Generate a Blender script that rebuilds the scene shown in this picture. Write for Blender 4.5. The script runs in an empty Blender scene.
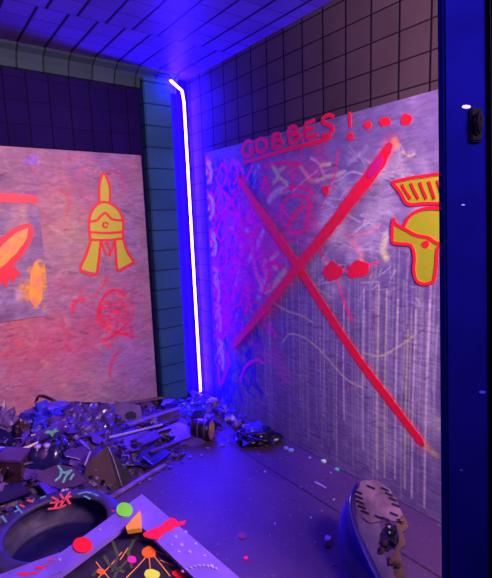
import bpy, bmesh, math, random
import numpy as np
from mathutils import Vector, Matrix, noise
from mathutils.geometry import tessellate_polygon
random.seed(7)
rng = np.random.default_rng(7)
C = bpy.context.scene.collection
PI = math.pi

# ------------------------------------------------------------------ camera
W, HH = 492, 578
FPX = 441.05
CAM = Vector((-1.9569, -3.3137, 1.5262))
FWD = Vector((0.59623298, 0.78899957, -0.14827644))
RGT = Vector((0.79422464, -0.6066489, -0.03441412))
UPV = Vector((0.11710447, 0.09724597, 0.98834699))
H = 2.7                                  # ceiling height

def ray(u, v):
    return FWD + RGT * ((u - W / 2) / FPX) - UPV * ((v - HH / 2) / FPX)
def hit(u, v, ax, val):
    d = ray(u, v)
    return CAM + d * ((val - CAM[ax]) / d[ax])
def hitp(u, v, P, n):
    d = ray(u, v)
    return CAM + d * ((P - CAM).dot(n) / d.dot(n))
def depth(P):
    return (Vector(P) - CAM).dot(FWD)

cam_d = bpy.data.cameras.new('camera')
cam = bpy.data.objects.new('camera', cam_d)
C.objects.link(cam)
cam_d.sensor_fit = 'HORIZONTAL'
cam_d.sensor_width = 36
cam_d.lens = FPX / W * 36
cam_d.clip_start = 0.02
m = Matrix((RGT, UPV, -FWD)).transposed().to_4x4()
m.translation = CAM
cam.matrix_world = m
bpy.context.scene.camera = cam

# ------------------------------------------------------------------ materials
def nt(name):
    m = bpy.data.materials.new(name)
    m.use_nodes = True
    t = m.node_tree
    b = t.nodes['Principled BSDF']
    return m, t, b
def N(t, typ, **kw):
    n = t.nodes.new(typ)
    for k, v in kw.items():
        if k in n.inputs.keys():
            n.inputs[k].default_value = v
        else:
            setattr(n, k, v)
    return n
def mathn(t, op, a, b=None, c=None):
    n = t.nodes.new('ShaderNodeMath'); n.operation = op
    for i, x in enumerate((a, b, c)):
        if x is None: continue
        if isinstance(x, (int, float)): n.inputs[i].default_value = x
        else: t.links.new(x, n.inputs[i])
    return n.outputs[0]
def mixc(t, fac, a, b, mode='MIX'):
    n = t.nodes.new('ShaderNodeMix'); n.data_type = 'RGBA'; n.blend_type = mode
    for i, x in ((0, fac), (6, a), (7, b)):
        if isinstance(x, (int, float)): n.inputs[i].default_value = x
        elif isinstance(x, tuple): n.inputs[i].default_value = (*x[:3], 1)
        else: t.links.new(x, n.inputs[i])
    return n.outputs[2]
def ramp(t, fac, lo, hi):
    n = t.nodes.new('ShaderNodeMapRange'); n.clamp = True
    t.links.new(fac, n.inputs[0]); n.inputs[1].default_value = lo; n.inputs[2].default_value = hi
    return n.outputs[0]

MATS = {}
def mat(name, col, rough=.5, var=.25, scale=9., metal=0., bump=.15, coat=0., col2=None, spec=.5):
    if name in MATS: return MATS[name]
    m, t, b = nt(name)
    tc = N(t, 'ShaderNodeTexCoord')
    nz = N(t, 'ShaderNodeTexNoise', Scale=scale, Detail=5.)
    t.links.new(tc.outputs['Object'], nz.inputs['Vector'])
    c2 = col2 if col2 else tuple(x * (1 - var) for x in col)
    f = ramp(t, nz.outputs[0], .35, .65)
    t.links.new(mixc(t, f, col, c2), b.inputs['Base Color'])
    b.inputs['Roughness'].default_value = rough
    b.inputs['Metallic'].default_value = metal
    b.inputs['Coat Weight'].default_value = coat
    b.inputs['Specular IOR Level'].default_value = spec
    if bump:
        bp = N(t, 'ShaderNodeBump', Strength=bump, Distance=.01)
        t.links.new(nz.outputs[0], bp.inputs['Height'])
        t.links.new(bp.outputs[0], b.inputs['Normal'])
    MATS[name] = m
    return m

def tile_mat(name, axu, axv, su, sv, ou, ov, col, grout, lw=(.05, .05), stag=0., var=.25, rough=.7, weak_u=1., weak_v=1., spec=.04):
    """square glazed tiles laid out in world metres"""
    m, t, b = nt(name)
    g = N(t, 'ShaderNodeNewGeometry')
    sp = N(t, 'ShaderNodeSeparateXYZ'); t.links.new(g.outputs['Position'], sp.inputs[0])
    nz = N(t, 'ShaderNodeTexNoise', Scale=3.5, Detail=4.)
    t.links.new(g.outputs['Position'], nz.inputs['Vector'])
    u = mathn(t, 'DIVIDE', mathn(t, 'SUBTRACT', sp.outputs[axu], ou), su)
    v = mathn(t, 'DIVIDE', mathn(t, 'SUBTRACT', sp.outputs[axv], ov), sv)
    iv = mathn(t, 'FLOOR', v)
    if stag:                                  # courses beyond a joint are laid a little to one side
        u = mathn(t, 'ADD', u, mathn(t, 'MULTIPLY', mathn(t, 'LESS_THAN', v, -3.95), stag))
    iu = mathn(t, 'FLOOR', u)
    fu = mathn(t, 'ABSOLUTE', mathn(t, 'SUBTRACT', mathn(t, 'SUBTRACT', u, iu), .5))
    fv = mathn(t, 'ABSOLUTE', mathn(t, 'SUBTRACT', mathn(t, 'SUBTRACT', v, iv), .5))
    mu = mathn(t, 'MULTIPLY', ramp(t, fu, .5 - lw[0], .5 - lw[0] * .4), weak_u)
    mv = mathn(t, 'MULTIPLY', ramp(t, fv, .5 - lw[1], .5 - lw[1] * .4), weak_v)
    mk = mathn(t, 'MAXIMUM', mu, mv)
    wn = N(t, 'ShaderNodeTexWhiteNoise', noise_dimensions='2D')
    cb = N(t, 'ShaderNodeCombineXYZ'); t.links.new(iu, cb.inputs[0]); t.links.new(iv, cb.inputs[1])
    t.links.new(cb.outputs[0], wn.inputs['Vector'])
    lo = tuple(x * (1 - var) for x in col)
    c1 = mixc(t, wn.outputs[0], col, lo)
    c1 = mixc(t, mathn(t, 'MULTIPLY', ramp(t, nz.outputs[0], .4, .7), .45), c1, tuple(x * .5 for x in col))
    t.links.new(mixc(t, mk, c1, grout), b.inputs['Base Color'])
    b.inputs['Roughness'].default_value = rough
    b.inputs['Specular IOR Level'].default_value = spec
    bp = N(t, 'ShaderNodeBump', Strength=.25, Distance=.004)
    t.links.new(mathn(t, 'ADD', mathn(t, 'SUBTRACT', 1., mk), mathn(t, 'MULTIPLY', nz.outputs[0], .5)), bp.inputs['Height'])
    t.links.new(bp.outputs[0], b.inputs['Normal'])
    return m

def board_mat(name):
    """strand board: stretched chips over the painted colour attribute"""
    m, t, b = nt(name)
    at = N(t, 'ShaderNodeAttribute', attribute_name='paint')
    g = N(t, 'ShaderNodeNewGeometry')
    mp = N(t, 'ShaderNodeMapping'); mp.inputs['Scale'].default_value = (1., 1., 2.6)
    t.links.new(g.outputs['Position'], mp.inputs[0])
    vo = N(t, 'ShaderNodeTexVoronoi', Scale=26.)
    nz = N(t, 'ShaderNodeTexNoise', Scale=14., Detail=6.)
    mp2 = N(t, 'ShaderNodeMapping'); mp2.inputs['Scale'].default_value = (1., 1., 4.)
    t.links.new(g.outputs['Position'], mp2.inputs[0])
    t.links.new(mp2.outputs[0], nz.inputs['Vector'])
    ad = N(t, 'ShaderNodeVectorMath', operation='MULTIPLY_ADD')
    t.links.new(nz.outputs[1], ad.inputs[0]); ad.inputs[1].default_value = (.05, .05, .05)
    t.links.new(mp.outputs[0], ad.inputs[2])
    t.links.new(ad.outputs[0], vo.inputs['Vector'])
    sx = N(t, 'ShaderNodeSeparateColor'); t.links.new(vo.outputs['Color'], sx.inputs[0])
    val = mathn(t, 'ADD', mathn(t, 'MULTIPLY', sx.outputs[0], .26), .82)
    cb = N(t, 'ShaderNodeCombineColor')
    for i in range(3): t.links.new(val, cb.inputs[i])
    c1 = mixc(t, 1., at.outputs['Color'], cb.outputs[0], 'MULTIPLY')
    dk = ramp(t, nz.outputs[0], .66, .74)
    c2 = mixc(t, mathn(t, 'MULTIPLY', dk, .55), c1, (.1, .05, .06))
    t.links.new(c2, b.inputs['Base Color'])
    b.inputs['Roughness'].default_value = .75
    b.inputs['Specular IOR Level'].default_value = .25
    bp = N(t, 'ShaderNodeBump', Strength=.45, Distance=.006)
    t.links.new(mathn(t, 'ADD', sx.outputs[1], nz.outputs[0]), bp.inputs['Height'])
    t.links.new(bp.outputs[0], b.inputs['Normal'])
    return m

# ------------------------------------------------------------------ object helpers
def link(name, bm, m, parent=None, smooth=False, loc=None):
    me = bpy.data.meshes.new(name)
    bmesh.ops.recalc_face_normals(bm, faces=bm.faces)
    if smooth:
        for f in bm.faces: f.smooth = True
    bm.to_mesh(me); bm.free()
    o = bpy.data.objects.new(name, me)
    C.objects.link(o)
    if m: me.materials.append(m)
    if parent: o.parent = parent
    if loc: o.location = loc
    return o
def tag(o, label=None, cat=None, group=None, kind=None):
    if label: o['label'] = label
    if cat: o['category'] = cat
    if group: o['group'] = group
    if kind: o['kind'] = kind
    return o
def empty(name, label, cat, group=None, kind=None):
    o = bpy.data.objects.new(name, None)
    C.objects.link(o)
    o.empty_display_size = .1
    return tag(o, label, cat, group, kind)
def set_base(root, loc):
    """put an Empty at its thing's base; children keep their world places"""
    root.location = loc
    for ch in root.children:
        if ch.type == 'MESH':
            ch.data.transform(Matrix.Translation(-Vector(loc)))
            for g in ch.children:
                if g.type == 'MESH': g.data.transform(Matrix.Translation(-Vector(loc)))
def recentre(o):
    """move a mesh thing's origin to its base"""
    vs = [v.co for v in o.data.vertices]
    c = sum(vs, Vector()) / len(vs); c.z = min(v.z for v in vs)
    o.data.transform(Matrix.Translation(-c)); o.location = c
    for g in o.children:
        g.data.transform(Matrix.Translation(-c))
    return o
def add_box(bm, c, s, rot=None, bev=0.):
    b2 = bmesh.new()
    bmesh.ops.create_cube(b2, size=1)
    for v in b2.verts: v.co = Vector((v.co.x * s[0], v.co.y * s[1], v.co.z * s[2]))
    if bev: bmesh.ops.bevel(b2, geom=b2.edges[:], offset=bev, segments=2, affect='EDGES')
    M = Matrix.Translation(c) @ (rot.to_4x4() if rot else Matrix())
    bmesh.ops.transform(b2, matrix=M, verts=b2.verts)
    me = bpy.data.meshes.new('tmp'); b2.to_mesh(me); b2.free(); bm.from_mesh(me); bpy.data.meshes.remove(me)
    return bm
def box(c, s, rot=None, bev=0.):
    return add_box(bmesh.new(), c, s, rot, bev)
def bar(bm, a, b, w, h, up=Vector((0, 0, 1)), bev=0.):
    a, b = Vector(a), Vector(b)
    d = (b - a); L = d.length; d.normalize()
    s = d.cross(up).normalized(); u = s.cross(d)
    R = Matrix((d, s, u)).transposed()
    return add_box(bm, (a + b) / 2, (L, w, h), R, bev)
def prism(poly, n, th, bm=None):
    """outline extruded along n by th"""
    bm = bm or bmesh.new()
    n = Vector(n).normalized()
    a = [bm.verts.new(Vector(q)) for q in poly]
    b = [bm.verts.new(Vector(q) + n * th) for q in poly]
    k = len(a)
    for i, j, l in tessellate_polygon([[Vector(q) for q in poly]]):
        bm.faces.new((a[l], a[j], a[i])); bm.faces.new((b[i], b[j], b[l]))
    for i in range(k):
        bm.faces.new((a[i], a[(i + 1) % k], b[(i + 1) % k], b[i]))
    return bm
def tube(pts, r, seg=10, bm=None, caps=True):
    bm = bm or bmesh.new()
    pts = [Vector(p) for p in pts]
    rs = r if isinstance(r, (list, tuple)) else [r] * len(pts)
    prev = None; up = None; rings = []
    for i, p in enumerate(pts):
        d = (pts[min(i + 1, len(pts) - 1)] - pts[max(i - 1, 0)]).normalized()
        if up is None:
            up = d.orthogonal().normalized()
        else:
            up = (up - d * up.dot(d)).normalized()
        s = d.cross(up)
        ring = [bm.verts.new(p + (up * math.cos(2 * PI * k / seg) + s * math.sin(2 * PI * k / seg)) * rs[i]) for k in range(seg)]
        if prev:
            for k in range(seg):
                bm.faces.new((prev[k], prev[(k + 1) % seg], ring[(k + 1) % seg], ring[k]))
        prev = ring; rings.append(ring)
    if caps:
        bm.faces.new(rings[0][::-1]); bm.faces.new(rings[-1])
    return bm
def smooth_line(pts, n=8):
    pts = [np.array(p, float) for p in pts]
    if len(pts) < 3:
        return [pts[0] + (pts[-1] - pts[0]) * t for t in np.linspace(0, 1, n + 1)]
    P = [2 * pts[0] - pts[1]] + pts + [2 * pts[-1] - pts[-2]]
    out = []
    for i in range(1, len(P) - 2):
        a, b, c, d = P[i - 1:i + 3]
        for k in range(n):
            t = k / n
            out.append(.5 * (2 * b + (c - a) * t + (2 * a - 5 * b + 4 * c - d) * t * t + (3 * b - a - 3 * c + d) * t ** 3))
    out.append(pts[-1])
    return out
def crumple(size, seed, rough=.35, sub=3, flat=.7):
    """crushed bag or wad of plastic: folded sharp creases"""
    bm = bmesh.new()
    bmesh.ops.create_icosphere(bm, subdivisions=sub, radius=1)
    o = Vector((seed * 3.7, seed * 1.3, seed * .7))
    for v in bm.verts:
        n = v.co.normalized()
        r = 1 + rough * (abs(noise.noise(n * 1.7 + o)) * 2 - .6) + rough * .7 * (abs(noise.noise(n * 4.1 + o)) * 2 - .5)
        q = n * r
        v.co = Vector((q.x * size[0], q.y * size[1], q.z * size[2]))
    return bm
def tri_sheet(P, U, V, nu, nv, amp, seed, th=.003, freq=6.):
    """rumpled sheet spanned by U and V from corner P"""
    bm = bmesh.new()
    n = Vector(U).cross(Vector(V)).normalized()
    g = []
    for i in range(nu + 1):
        row = []
        for j in range(nv + 1):
            s, t = i / nu, j / nv
            q = Vector(P) + Vector(U) * s + Vector(V) * t
            e = 1 + .12 * noise.noise(Vector((s * 5 + seed, t * 5, 1)))
            q = Vector(P) + Vector(U) * (.5 + (s - .5) * e) + Vector(V) * (.5 + (t - .5) * e)
            q += n * amp * (abs(noise.noise(Vector((s * freq * .5 + seed, t * freq * .5, seed)))) * 2 + .5 * noise.noise(Vector((s * freq * 2, t * freq * 2 + seed, seed))))
            row.append(bm.verts.new(q))
        g.append(row)
    for i in range(nu):
        for j in range(nv):
            bm.faces.new((g[i][j], g[i + 1][j], g[i + 1][j + 1], g[i][j + 1]))
    r = bmesh.ops.extrude_face_region(bm, geom=bm.faces[:])
    for v in [x for x in r['geom'] if isinstance(x, bmesh.types.BMVert)]: v.co += n * th
    return bm

# ------------------------------------------------------------------ palette
RED = mat('red_fluorescent_paint', (.97, .01, .025), .5, .1, 30, bump=.1)
CRIM = mat('crimson_paint', (.95, .008, .035), .5, .12, 25, bump=.1)
YEL = mat('yellow_fluorescent_paint', (.50, .70, .012), .5, .25, 25, bump=.1, col2=(.62, .55, .02))
HYEL = mat('lime_yellow_paint', (.34, .50, .012), .5, .25, 25, bump=.1, col2=(.46, .42, .015))
ORG = mat('orange_yellow_paint', (.95, .5, .02), .5, .2, 20, bump=.1, col2=(.9, .3, .1))
PNK = mat('magenta_paint', (.95, .02, .55), .5, .2, 25, bump=.1)
GRN = mat('green_fluorescent_paint', (.2, .98, .02), .5, .1, 25, bump=.1)
MINT = mat('mint_paint', (.12, .5, .34), .5, .2, 25, bump=.1)
SEAL = mat('matt_black_rubber', (.002, .002, .006), .9, .2, 12, spec=.02)
BLACK = mat('black_plastic', (.006, .005, .01), .35, .3, 12)
DARK = mat('dark_brown_plastic', (.05, .02, .035), .4, .4, 12)
DUSK = mat('dusky_violet_plastic', (.085, .032, .15), .38, .5, 10)
LILAC = mat('lilac_plastic', (.19, .10, .38), .4, .6, 14)
VIOL = mat('violet_plastic', (.09, .035, .38), .3, .5, 10, coat=.3)
BLUE = mat('blue_plastic_film', (.04, .03, .75), .25, .5, 12, coat=.4)
NAVY = mat('navy_plastic', (.012, .009, .09), .28, .4, 10, coat=.3)
PALE = mat('pale_plastic', (.42, .32, .55), .4, .3, 14)
BEIGE = mat('grubby_pinkish_beige_plastic', (.27, .15, .24), .55, .6, 16)
TAN = mat('torn_tan_card', (.15, .075, .06), .7, .6, 25)
RUBBER = mat('dusty_tyre_rubber', (.04, .028, .11), .6, .5, 20, bump=.4)

# ------------------------------------------------------------------ room shell
def quad(name, a, b, c, d, m, th_dir, th=.08):
    return tag(link(name, prism([a, b, c, d], th_dir, th), m), kind='structure')
XL, YN = -4.2, -4.4
tile_l = tile_mat('dark_plum_wall_tile', 0, 2, .14, .15, -.93, 2.08, (.013, .004, .075), (.003, .002, .02), lw=(.05, .035), weak_v=.6)
tile_r = tile_mat('dark_brown_wall_tile', 1, 2, .163, .135, -1.163, 2.132, (.075, .052, .065), (.006, .004, .006), lw=(.045, .04), weak_v=.9)
tile_c = tile_mat('ceiling_tile', 0, 1, .163, .163, -.94, 0., (.16, .10, .22), (.015, .01, .02), lw=(.07, .04), weak_v=.55, var=.2, rough=.45, stag=-.27)
tile_p = tile_mat('teal_wall_tile', 0, 2, .24, .16, -.42, .05, (.03, .10, .16), (.012, .03, .05), lw=(.03, .05), var=.15)
tile_cv = tile_mat('grey_green_cove_tile', 0, 2, .163, 5., -1.1, 0., (.045, .075, .09), (.015, .02, .02), lw=(.05, .001), var=.25)
WB = .022
quad('wall_left', (XL, WB, 0), (.1, WB, 0), (.1, WB, H), (XL, WB, H), tile_l, (0, 1, 0))
quad('wall_right', (WB, YN, 0), (WB, .1, 0), (WB, .1, H), (WB, YN, H), tile_r, (1, 0, 0))
quad('ceiling', (XL, YN, H), (.1, YN, H), (.1, .1, H), (XL, .1, H), tile_c, (0, 0, 1))

# floor: dark scuffed mat with one seam
fm, t, b = nt('scuffed_dark_floor')
g = N(t, 'ShaderNodeNewGeometry')
sp = N(t, 'ShaderNodeSeparateXYZ'); t.links.new(g.outputs['Position'], sp.inputs[0])
n1 = N(t, 'ShaderNodeTexNoise', Scale=2.2, Detail=6.); t.links.new(g.outputs['Position'], n1.inputs['Vector'])
n2 = N(t, 'ShaderNodeTexNoise', Scale=38., Detail=4.); t.links.new(g.outputs['Position'], n2.inputs['Vector'])
base = mixc(t, ramp(t, n1.outputs[0], .35, .7), (.048, .02, .06), (.075, .034, .08))
base = mixc(t, mathn(t, 'MULTIPLY', ramp(t, n2.outputs[0], .62, .75), .5), base, (.2, .15, .24))
dx = mathn(t, 'ABSOLUTE', mathn(t, 'SUBTRACT', sp.outputs[0], mathn(t, 'ADD', mathn(t, 'MULTIPLY', n1.outputs[0], .03), -.335)))
seam = mathn(t, 'MULTIPLY', mathn(t, 'SUBTRACT', 1., ramp(t, dx, .004, .01)), ramp(t, n2.outputs[0], .36, .5))
t.links.new(mixc(t, mathn(t, 'MULTIPLY', seam, .9), base, (.01, .008, .012)), b.inputs['Base Color'])
b.inputs['Roughness'].default_value = .55
b.inputs['Specular IOR Level'].default_value = .3
bp = N(t, 'ShaderNodeBump', Strength=.3, Distance=.006)
t.links.new(mathn(t, 'SUBTRACT', n2.outputs[0], seam), bp.inputs['Height']); t.links.new(bp.outputs[0], b.inputs['Normal'])
quad('floor', (XL, YN, 0), (.1, YN, 0), (.1, .1, 0), (XL, .1, 0), fm, (0, 0, -1))

# pilaster beside the corner: flat teal tile front, and cove under the ceiling
PD = -.075
pil = link('trim_1', box((-.295, (PD + WB) / 2, H / 2 - .03), (.235, WB - PD, H - .06), bev=.008), tile_p)
tag(pil, kind='structure')
prof = [(WB, H - .13), (-.012, H - .125), (-.02, H - .08), (-.045, H - .035), (-.09, H - .012), (-.1, H), (WB, H)]
bm = prism([(XL, y, z) for y, z in prof], (1, 0, 0), -XL - .1)
tag(link('trim_2', bm, tile_cv), kind='structure')

# ------------------------------------------------------------------ painted boards
class Paint:
    """paint layers laid on a board, in board metres (s along, t up)"""
    def __init__(s, s0, s1, t0, t1, step, axis):
        s.axis = axis
        s.S = np.linspace(s0, s1, int(round(abs(s1 - s0) / step)) + 1)
        s.T = np.linspace(t0, t1, int(round((t1 - t0) / step)) + 1)
        s.gs, s.gt = np.meshgrid(s.S, s.T, indexing='ij')
        s.col = np.zeros((*s.gs.shape, 3))
        s.step = step
    def uv(s, q):
        P = hit(q[0], q[1], s.axis, 0.)
        return np.array([P[1 - s.axis], P[2]]), depth(P) / FPX
    def line(s, px, w, col, a=1., soft=.5, n=6, drip=0, tex=.0):
        pts = [s.uv(q)[0] for q in (smooth_line(px, n) if n else px)]
        sc = s.uv(px[len(px) // 2])[1]
        s.mline(pts, w * sc / 2, col, a, soft, tex)
    def mline(s, pts, hw, col, a=1., soft=.5, tex=0.):
        pts = np.array(pts); rad = hw * (1 + soft)
        lo = pts.min(0) - rad; hi = pts.max(0) + rad
        i0, i1 = np.searchsorted(np.sort(s.S), [lo[0], hi[0]]); j0, j1 = np.searchsorted(s.T, [lo[1], hi[1]])
        if s.S[0] > s.S[-1]:
            i0, i1 = len(s.S) - i1, len(s.S) - i0
        if i1 <= i0 or j1 <= j0: return
        X = s.gs[i0:i1, j0:j1]; Y = s.gt[i0:i1, j0:j1]
        D = np.full(X.shape, 9.)
        for p, q in zip(pts[:-1], pts[1:]):
            d = q - p; L = d @ d + 1e-12
            k = np.clip(((X - p[0]) * d[0] + (Y - p[1]) * d[1]) / L, 0, 1)
            D = np.minimum(D, np.hypot(X - p[0] - k * d[0], Y - p[1] - k * d[1]))
        al = np.clip((rad - D) / (2 * soft * hw + 1e-9), 0, 1) * a
        if tex: al = al * (1 - tex * rng.random(al.shape))
        s.col[i0:i1, j0:j1] = s.col[i0:i1, j0:j1] * (1 - al[..., None]) + np.array(col) * al[..., None]
    def cloud(s, q, rpx, col, a, n=40, spread=1.):
        c0, sc = s.uv(q)
        for _ in range(n):
            off = rng.normal(0, rpx * sc * spread, 2)
            p = c0 + off
            s.mline([p, p + rng.normal(0, rpx * sc * .5, 2)], rpx * sc * rng.uniform(.08, .3), col, a * rng.uniform(.3, 1), .9)
    def build(s, name, m, th, outward):
        ns, ntt = s.gs.shape
        front = np.zeros((ns * ntt, 3))
        o = 1 - s.axis
        front[:, o] = s.gs.ravel(); front[:, 2] = s.gt.ravel()
        back = front[[0, ntt - 1, ns * ntt - 1, (ns - 1) * ntt]].copy()
        # ragged sawn rim: nudge the outer rows a little
        back[:, s.axis] = th
        idx = np.arange(ns * ntt).reshape(ns, ntt)
        q = np.stack([idx[:-1, :-1], idx[1:, :-1], idx[1:, 1:], idx[:-1, 1:]], -1).reshape(-1, 4)
        faces = q.tolist()
        nb = ns * ntt
        faces.append([nb, nb + 1, nb + 2, nb + 3])
        faces.append([nb] + idx[0, :].tolist() + [nb + 1])
        faces.append([nb + 3] + idx[-1, :].tolist() + [nb + 2])
        faces.append([nb] + idx[:, 0].tolist() + [nb + 3])
        faces.append([nb + 1] + idx[:, -1].tolist() + [nb + 2])
        me = bpy.data.meshes.new(name)
        me.from_pydata(np.vstack([front, back]).tolist(), [], faces)
        bm = bmesh.new(); bm.from_mesh(me); bmesh.ops.recalc_face_normals(bm, faces=bm.faces); bm.to_mesh(me); bm.free()
        at = me.color_attributes.new('paint', 'FLOAT_COLOR', 'POINT')
        cc = np.ones((nb + 4, 4)); cc[:nb, :3] = np.clip(s.col.reshape(-1, 3), 0, 1); cc[nb:, :3] = s.col.reshape(-1, 3).mean(0)
        at.data.foreach_set('color', cc.astype(np.float32).ravel())
        me.materials.append(m)
        ob = bpy.data.objects.new(name, me); C.objects.link(ob)
        return ob
    def fbm(s, sx, sy, seed, lo=0., hi=1.):
        """cheap value noise over the board"""
        r = np.random.default_rng(seed)
        out = np.zeros(s.gs.shape); amp = 1; tot = 0
        for o in range(4):
            k = 2 ** o
            nx = max(2, int(abs(s.S[-1] - s.S[0]) / sx * k) + 2); ny = max(2, int((s.T[-1] - s.T[0]) / sy * k) + 2)
            G = r.random((nx + 1, ny + 1))
            u = np.abs(s.gs - s.S[0]) / abs(s.S[-1] - s.S[0]) * (nx - 1.001); v = (s.gt - s.T[0]) / (s.T[-1] - s.T[0]) * (ny - 1.001)
            i = u.astype(int); j = v.astype(int); fu = u - i; fv = v - j
            fu = fu * fu * (3 - 2 * fu); fv = fv * fv * (3 - 2 * fv)
            out += amp * ((G[i, j] * (1 - fu) + G[i + 1, j] * fu) * (1 - fv) + (G[i, j + 1] * (1 - fu) + G[i + 1, j + 1] * fu) * fv)
            tot += amp; amp *= .55
        return lo + (hi - lo) * out / tot

OSB = board_mat('strand_board')
def arc(cx, cy, rx, ry, a0, a1, n=10):
    return [(cx + rx * math.cos(math.radians(a)), cy - ry * math.sin(math.radians(a))) for a in np.linspace(a0, a1, n)]

# paint applied thickly enough to stand off the board: meshes of their own
def stroke(name, parent, px, w, m, axis, off=0., n=6, jit=.1, taper=(1, 1), seed=0, lay=.002):
    """a brush stroke: ribbon with uneven edges lying on a board; w in px (number or list per point)"""
    px2 = smooth_line(px, n) if n else [np.array(q, float) for q in px]
    k = len(px2)
    ws = np.interp(np.linspace(0, 1, k), np.linspace(0, 1, len(w)), w) if isinstance(w, (list, tuple)) else np.full(k, float(w))
    P = [hit(q[0], q[1], axis, off) for q in px2]
    nrm = Vector((0, -1, 0)) if axis == 1 else Vector((-1, 0, 0))
    bm = bmesh.new(); L = []; Rr = []
    for i, p in enumerate(P):
        d = (P[min(i + 1, k - 1)] - P[max(i - 1, 0)]).normalized(); sd = nrm.cross(d)
        hw = ws[i] * depth(p) / FPX / 2
        if i == 0: hw *= taper[0]
        if i == k - 1: hw *= taper[1]
        j1 = 1 + jit * noise.noise(Vector((i * .9, seed * 3.1, 2.))) * 1.6; j2 = 1 + jit * noise.noise(Vector((i * .9, seed * 3.1, 9.))) * 1.6
        L.append(p + sd * hw * j1); Rr.append(p - sd * hw * j2)
    a = [bm.verts.new(v) for v in L]; b_ = [bm.verts.new(v) for v in Rr]
    a2 = [bm.verts.new(v + nrm * lay) for v in L]; b2 = [bm.verts.new(v + nrm * lay) for v in Rr]
    for i in range(k - 1):
        bm.faces.new((a2[i], a2[i + 1], b2[i + 1], b2[i])); bm.faces.new((a[i], b_[i], b_[i + 1], a[i + 1]))
        bm.faces.new((a[i], a[i + 1], a2[i + 1], a2[i])); bm.faces.new((b_[i], b2[i], b2[i + 1], b_[i + 1]))
    bm.faces.new((a[0], a2[0], b2[0], b_[0])); bm.faces.new((a[-1], b_[-1], b2[-1], a2[-1]))
    return bm if name is None else link(name, bm, m, parent)
def merge(*bms):
    r = bms[0]
    for x in bms[1:]:
        me = bpy.data.meshes.new('tmp'); x.to_mesh(me); x.free(); r.from_mesh(me); bpy.data.meshes.remove(me)
    return r
def blob(name, parent, px, m, axis, off=0., lay=.002):
    nrm = Vector((0, -1, 0)) if axis == 1 else Vector((-1, 0, 0))
    return link(name, prism([hit(q[0], q[1], axis, off) for q in px], nrm, lay), m, parent) if name else prism([hit(q[0], q[1], axis, off) for q in px], nrm, lay)
def disc(cx, cy, rx, ry, jit=.12, seed=0, n=18):
    return [(cx + rx * math.cos(2 * PI * k / n) * (1 + jit * noise.noise(Vector((math.cos(2 * PI * k / n) * 1.5, math.sin(2 * PI * k / n) * 1.5, seed * 2.3)))),
             cy + ry * math.sin(2 * PI * k / n) * (1 + jit * noise.noise(Vector((math.cos(2 * PI * k / n) * 1.5, math.sin(2 * PI * k / n) * 1.5, seed * 2.3 + 5))))) for k in range(n)]

# ---- right board
RB = Paint(-.245, -2.75, .004, 2.085, .0052, 0)
f1 = RB.fbm(.5, .5, 1); f2 = RB.fbm(.12, .3, 2); f3 = RB.fbm(.05, .02, 3)
RB.col[:] = np.array([.19, .14, .34])
RB.col += (f1[..., None] - .5) * np.array([.10, .07, .07]) + (f2[..., None] - .5) * np.array([.08, .07, .08]) + (f3[..., None] - .5) * .09
CY = (.25, .75, .8); LG = (.4, .75, .3); MG = (.95, .012, .5); PK = (.97, .012, .2); RD = (.92, .02, .1); WH = (.85, .8, .85); YG = (.75, .8, .35)
# haze of drips running down
for i in range(150):
    u = rng.uniform(212, 470)
    v0 = rng.uniform(235, 350); v1 = v0 + rng.uniform(40, 200)
    base_v = 402 + .52 * (u - 205)
    v1 = min(v1, base_v - rng.uniform(0, 30))
    if v1 < v0 + 15: continue
    c0 = [(.55, .62, .75), (.5, .7, .7), (.6, .55, .8), (.66, .72, .5), (.7, .6, .75)][rng.integers(5)]
    a0, _ = RB.uv((u, v0)); b0, _ = RB.uv((u, v1))
    b0[0] = a0[0] + rng.normal(0, .006)
    mid = (a0 + b0) / 2 + np.array([rng.normal(0, .004), 0])
    RB.mline([a0, mid, b0], rng.uniform(.002, .0052), [x * .75 for x in c0], rng.uniform(.25, .7), .7, .6)
for u, v0, v1, cc in ((379, 285, 470, YG), (387, 290, 478, YG), (398, 300, 480, WH), (416, 310, 500, WH), (344, 300, 420, WH), (430, 300, 510, WH), (364, 290, 450, (.6, .75, .7)), (408, 330, 490, YG)):
    a0, _ = RB.uv((u, v0)); b0, _ = RB.uv((u, v1)); b0[0] = a0[0]
    RB.mline([a0, (a0 + b0) / 2 + np.array([.006, 0]), b0], .005, cc, .7, .6, .4)
# thin pale throws of paint
for px, cc, w in (([(272, 302), (288, 311), (300, 315), (312, 322)], YG, 1.8), ([(283, 342), (290, 334), (305, 338), (322, 352), (340, 373), (352, 383), (362, 387)], YG, 1.8),
                  ([(364, 353), (380, 356), (398, 347), (415, 335)], YG, 1.8), ([(292, 192), (305, 180), (318, 170)], WH, 1.5),
                  ([(300, 166), (306, 174), (313, 181), (330, 176), (344, 172)], YG, 3.5), ([(311, 158), (318, 163), (323, 172)], WH, 2.5),
                  ([(335, 220), (346, 215), (360, 222)], WH, 1.5), ([(352, 235), (366, 224), (378, 228)], WH, 1.3), ([(340, 180), (352, 172), (372, 178)], WH, 1.2)):
    RB.line(px, w, cc, .65, .8, tex=.3)
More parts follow.
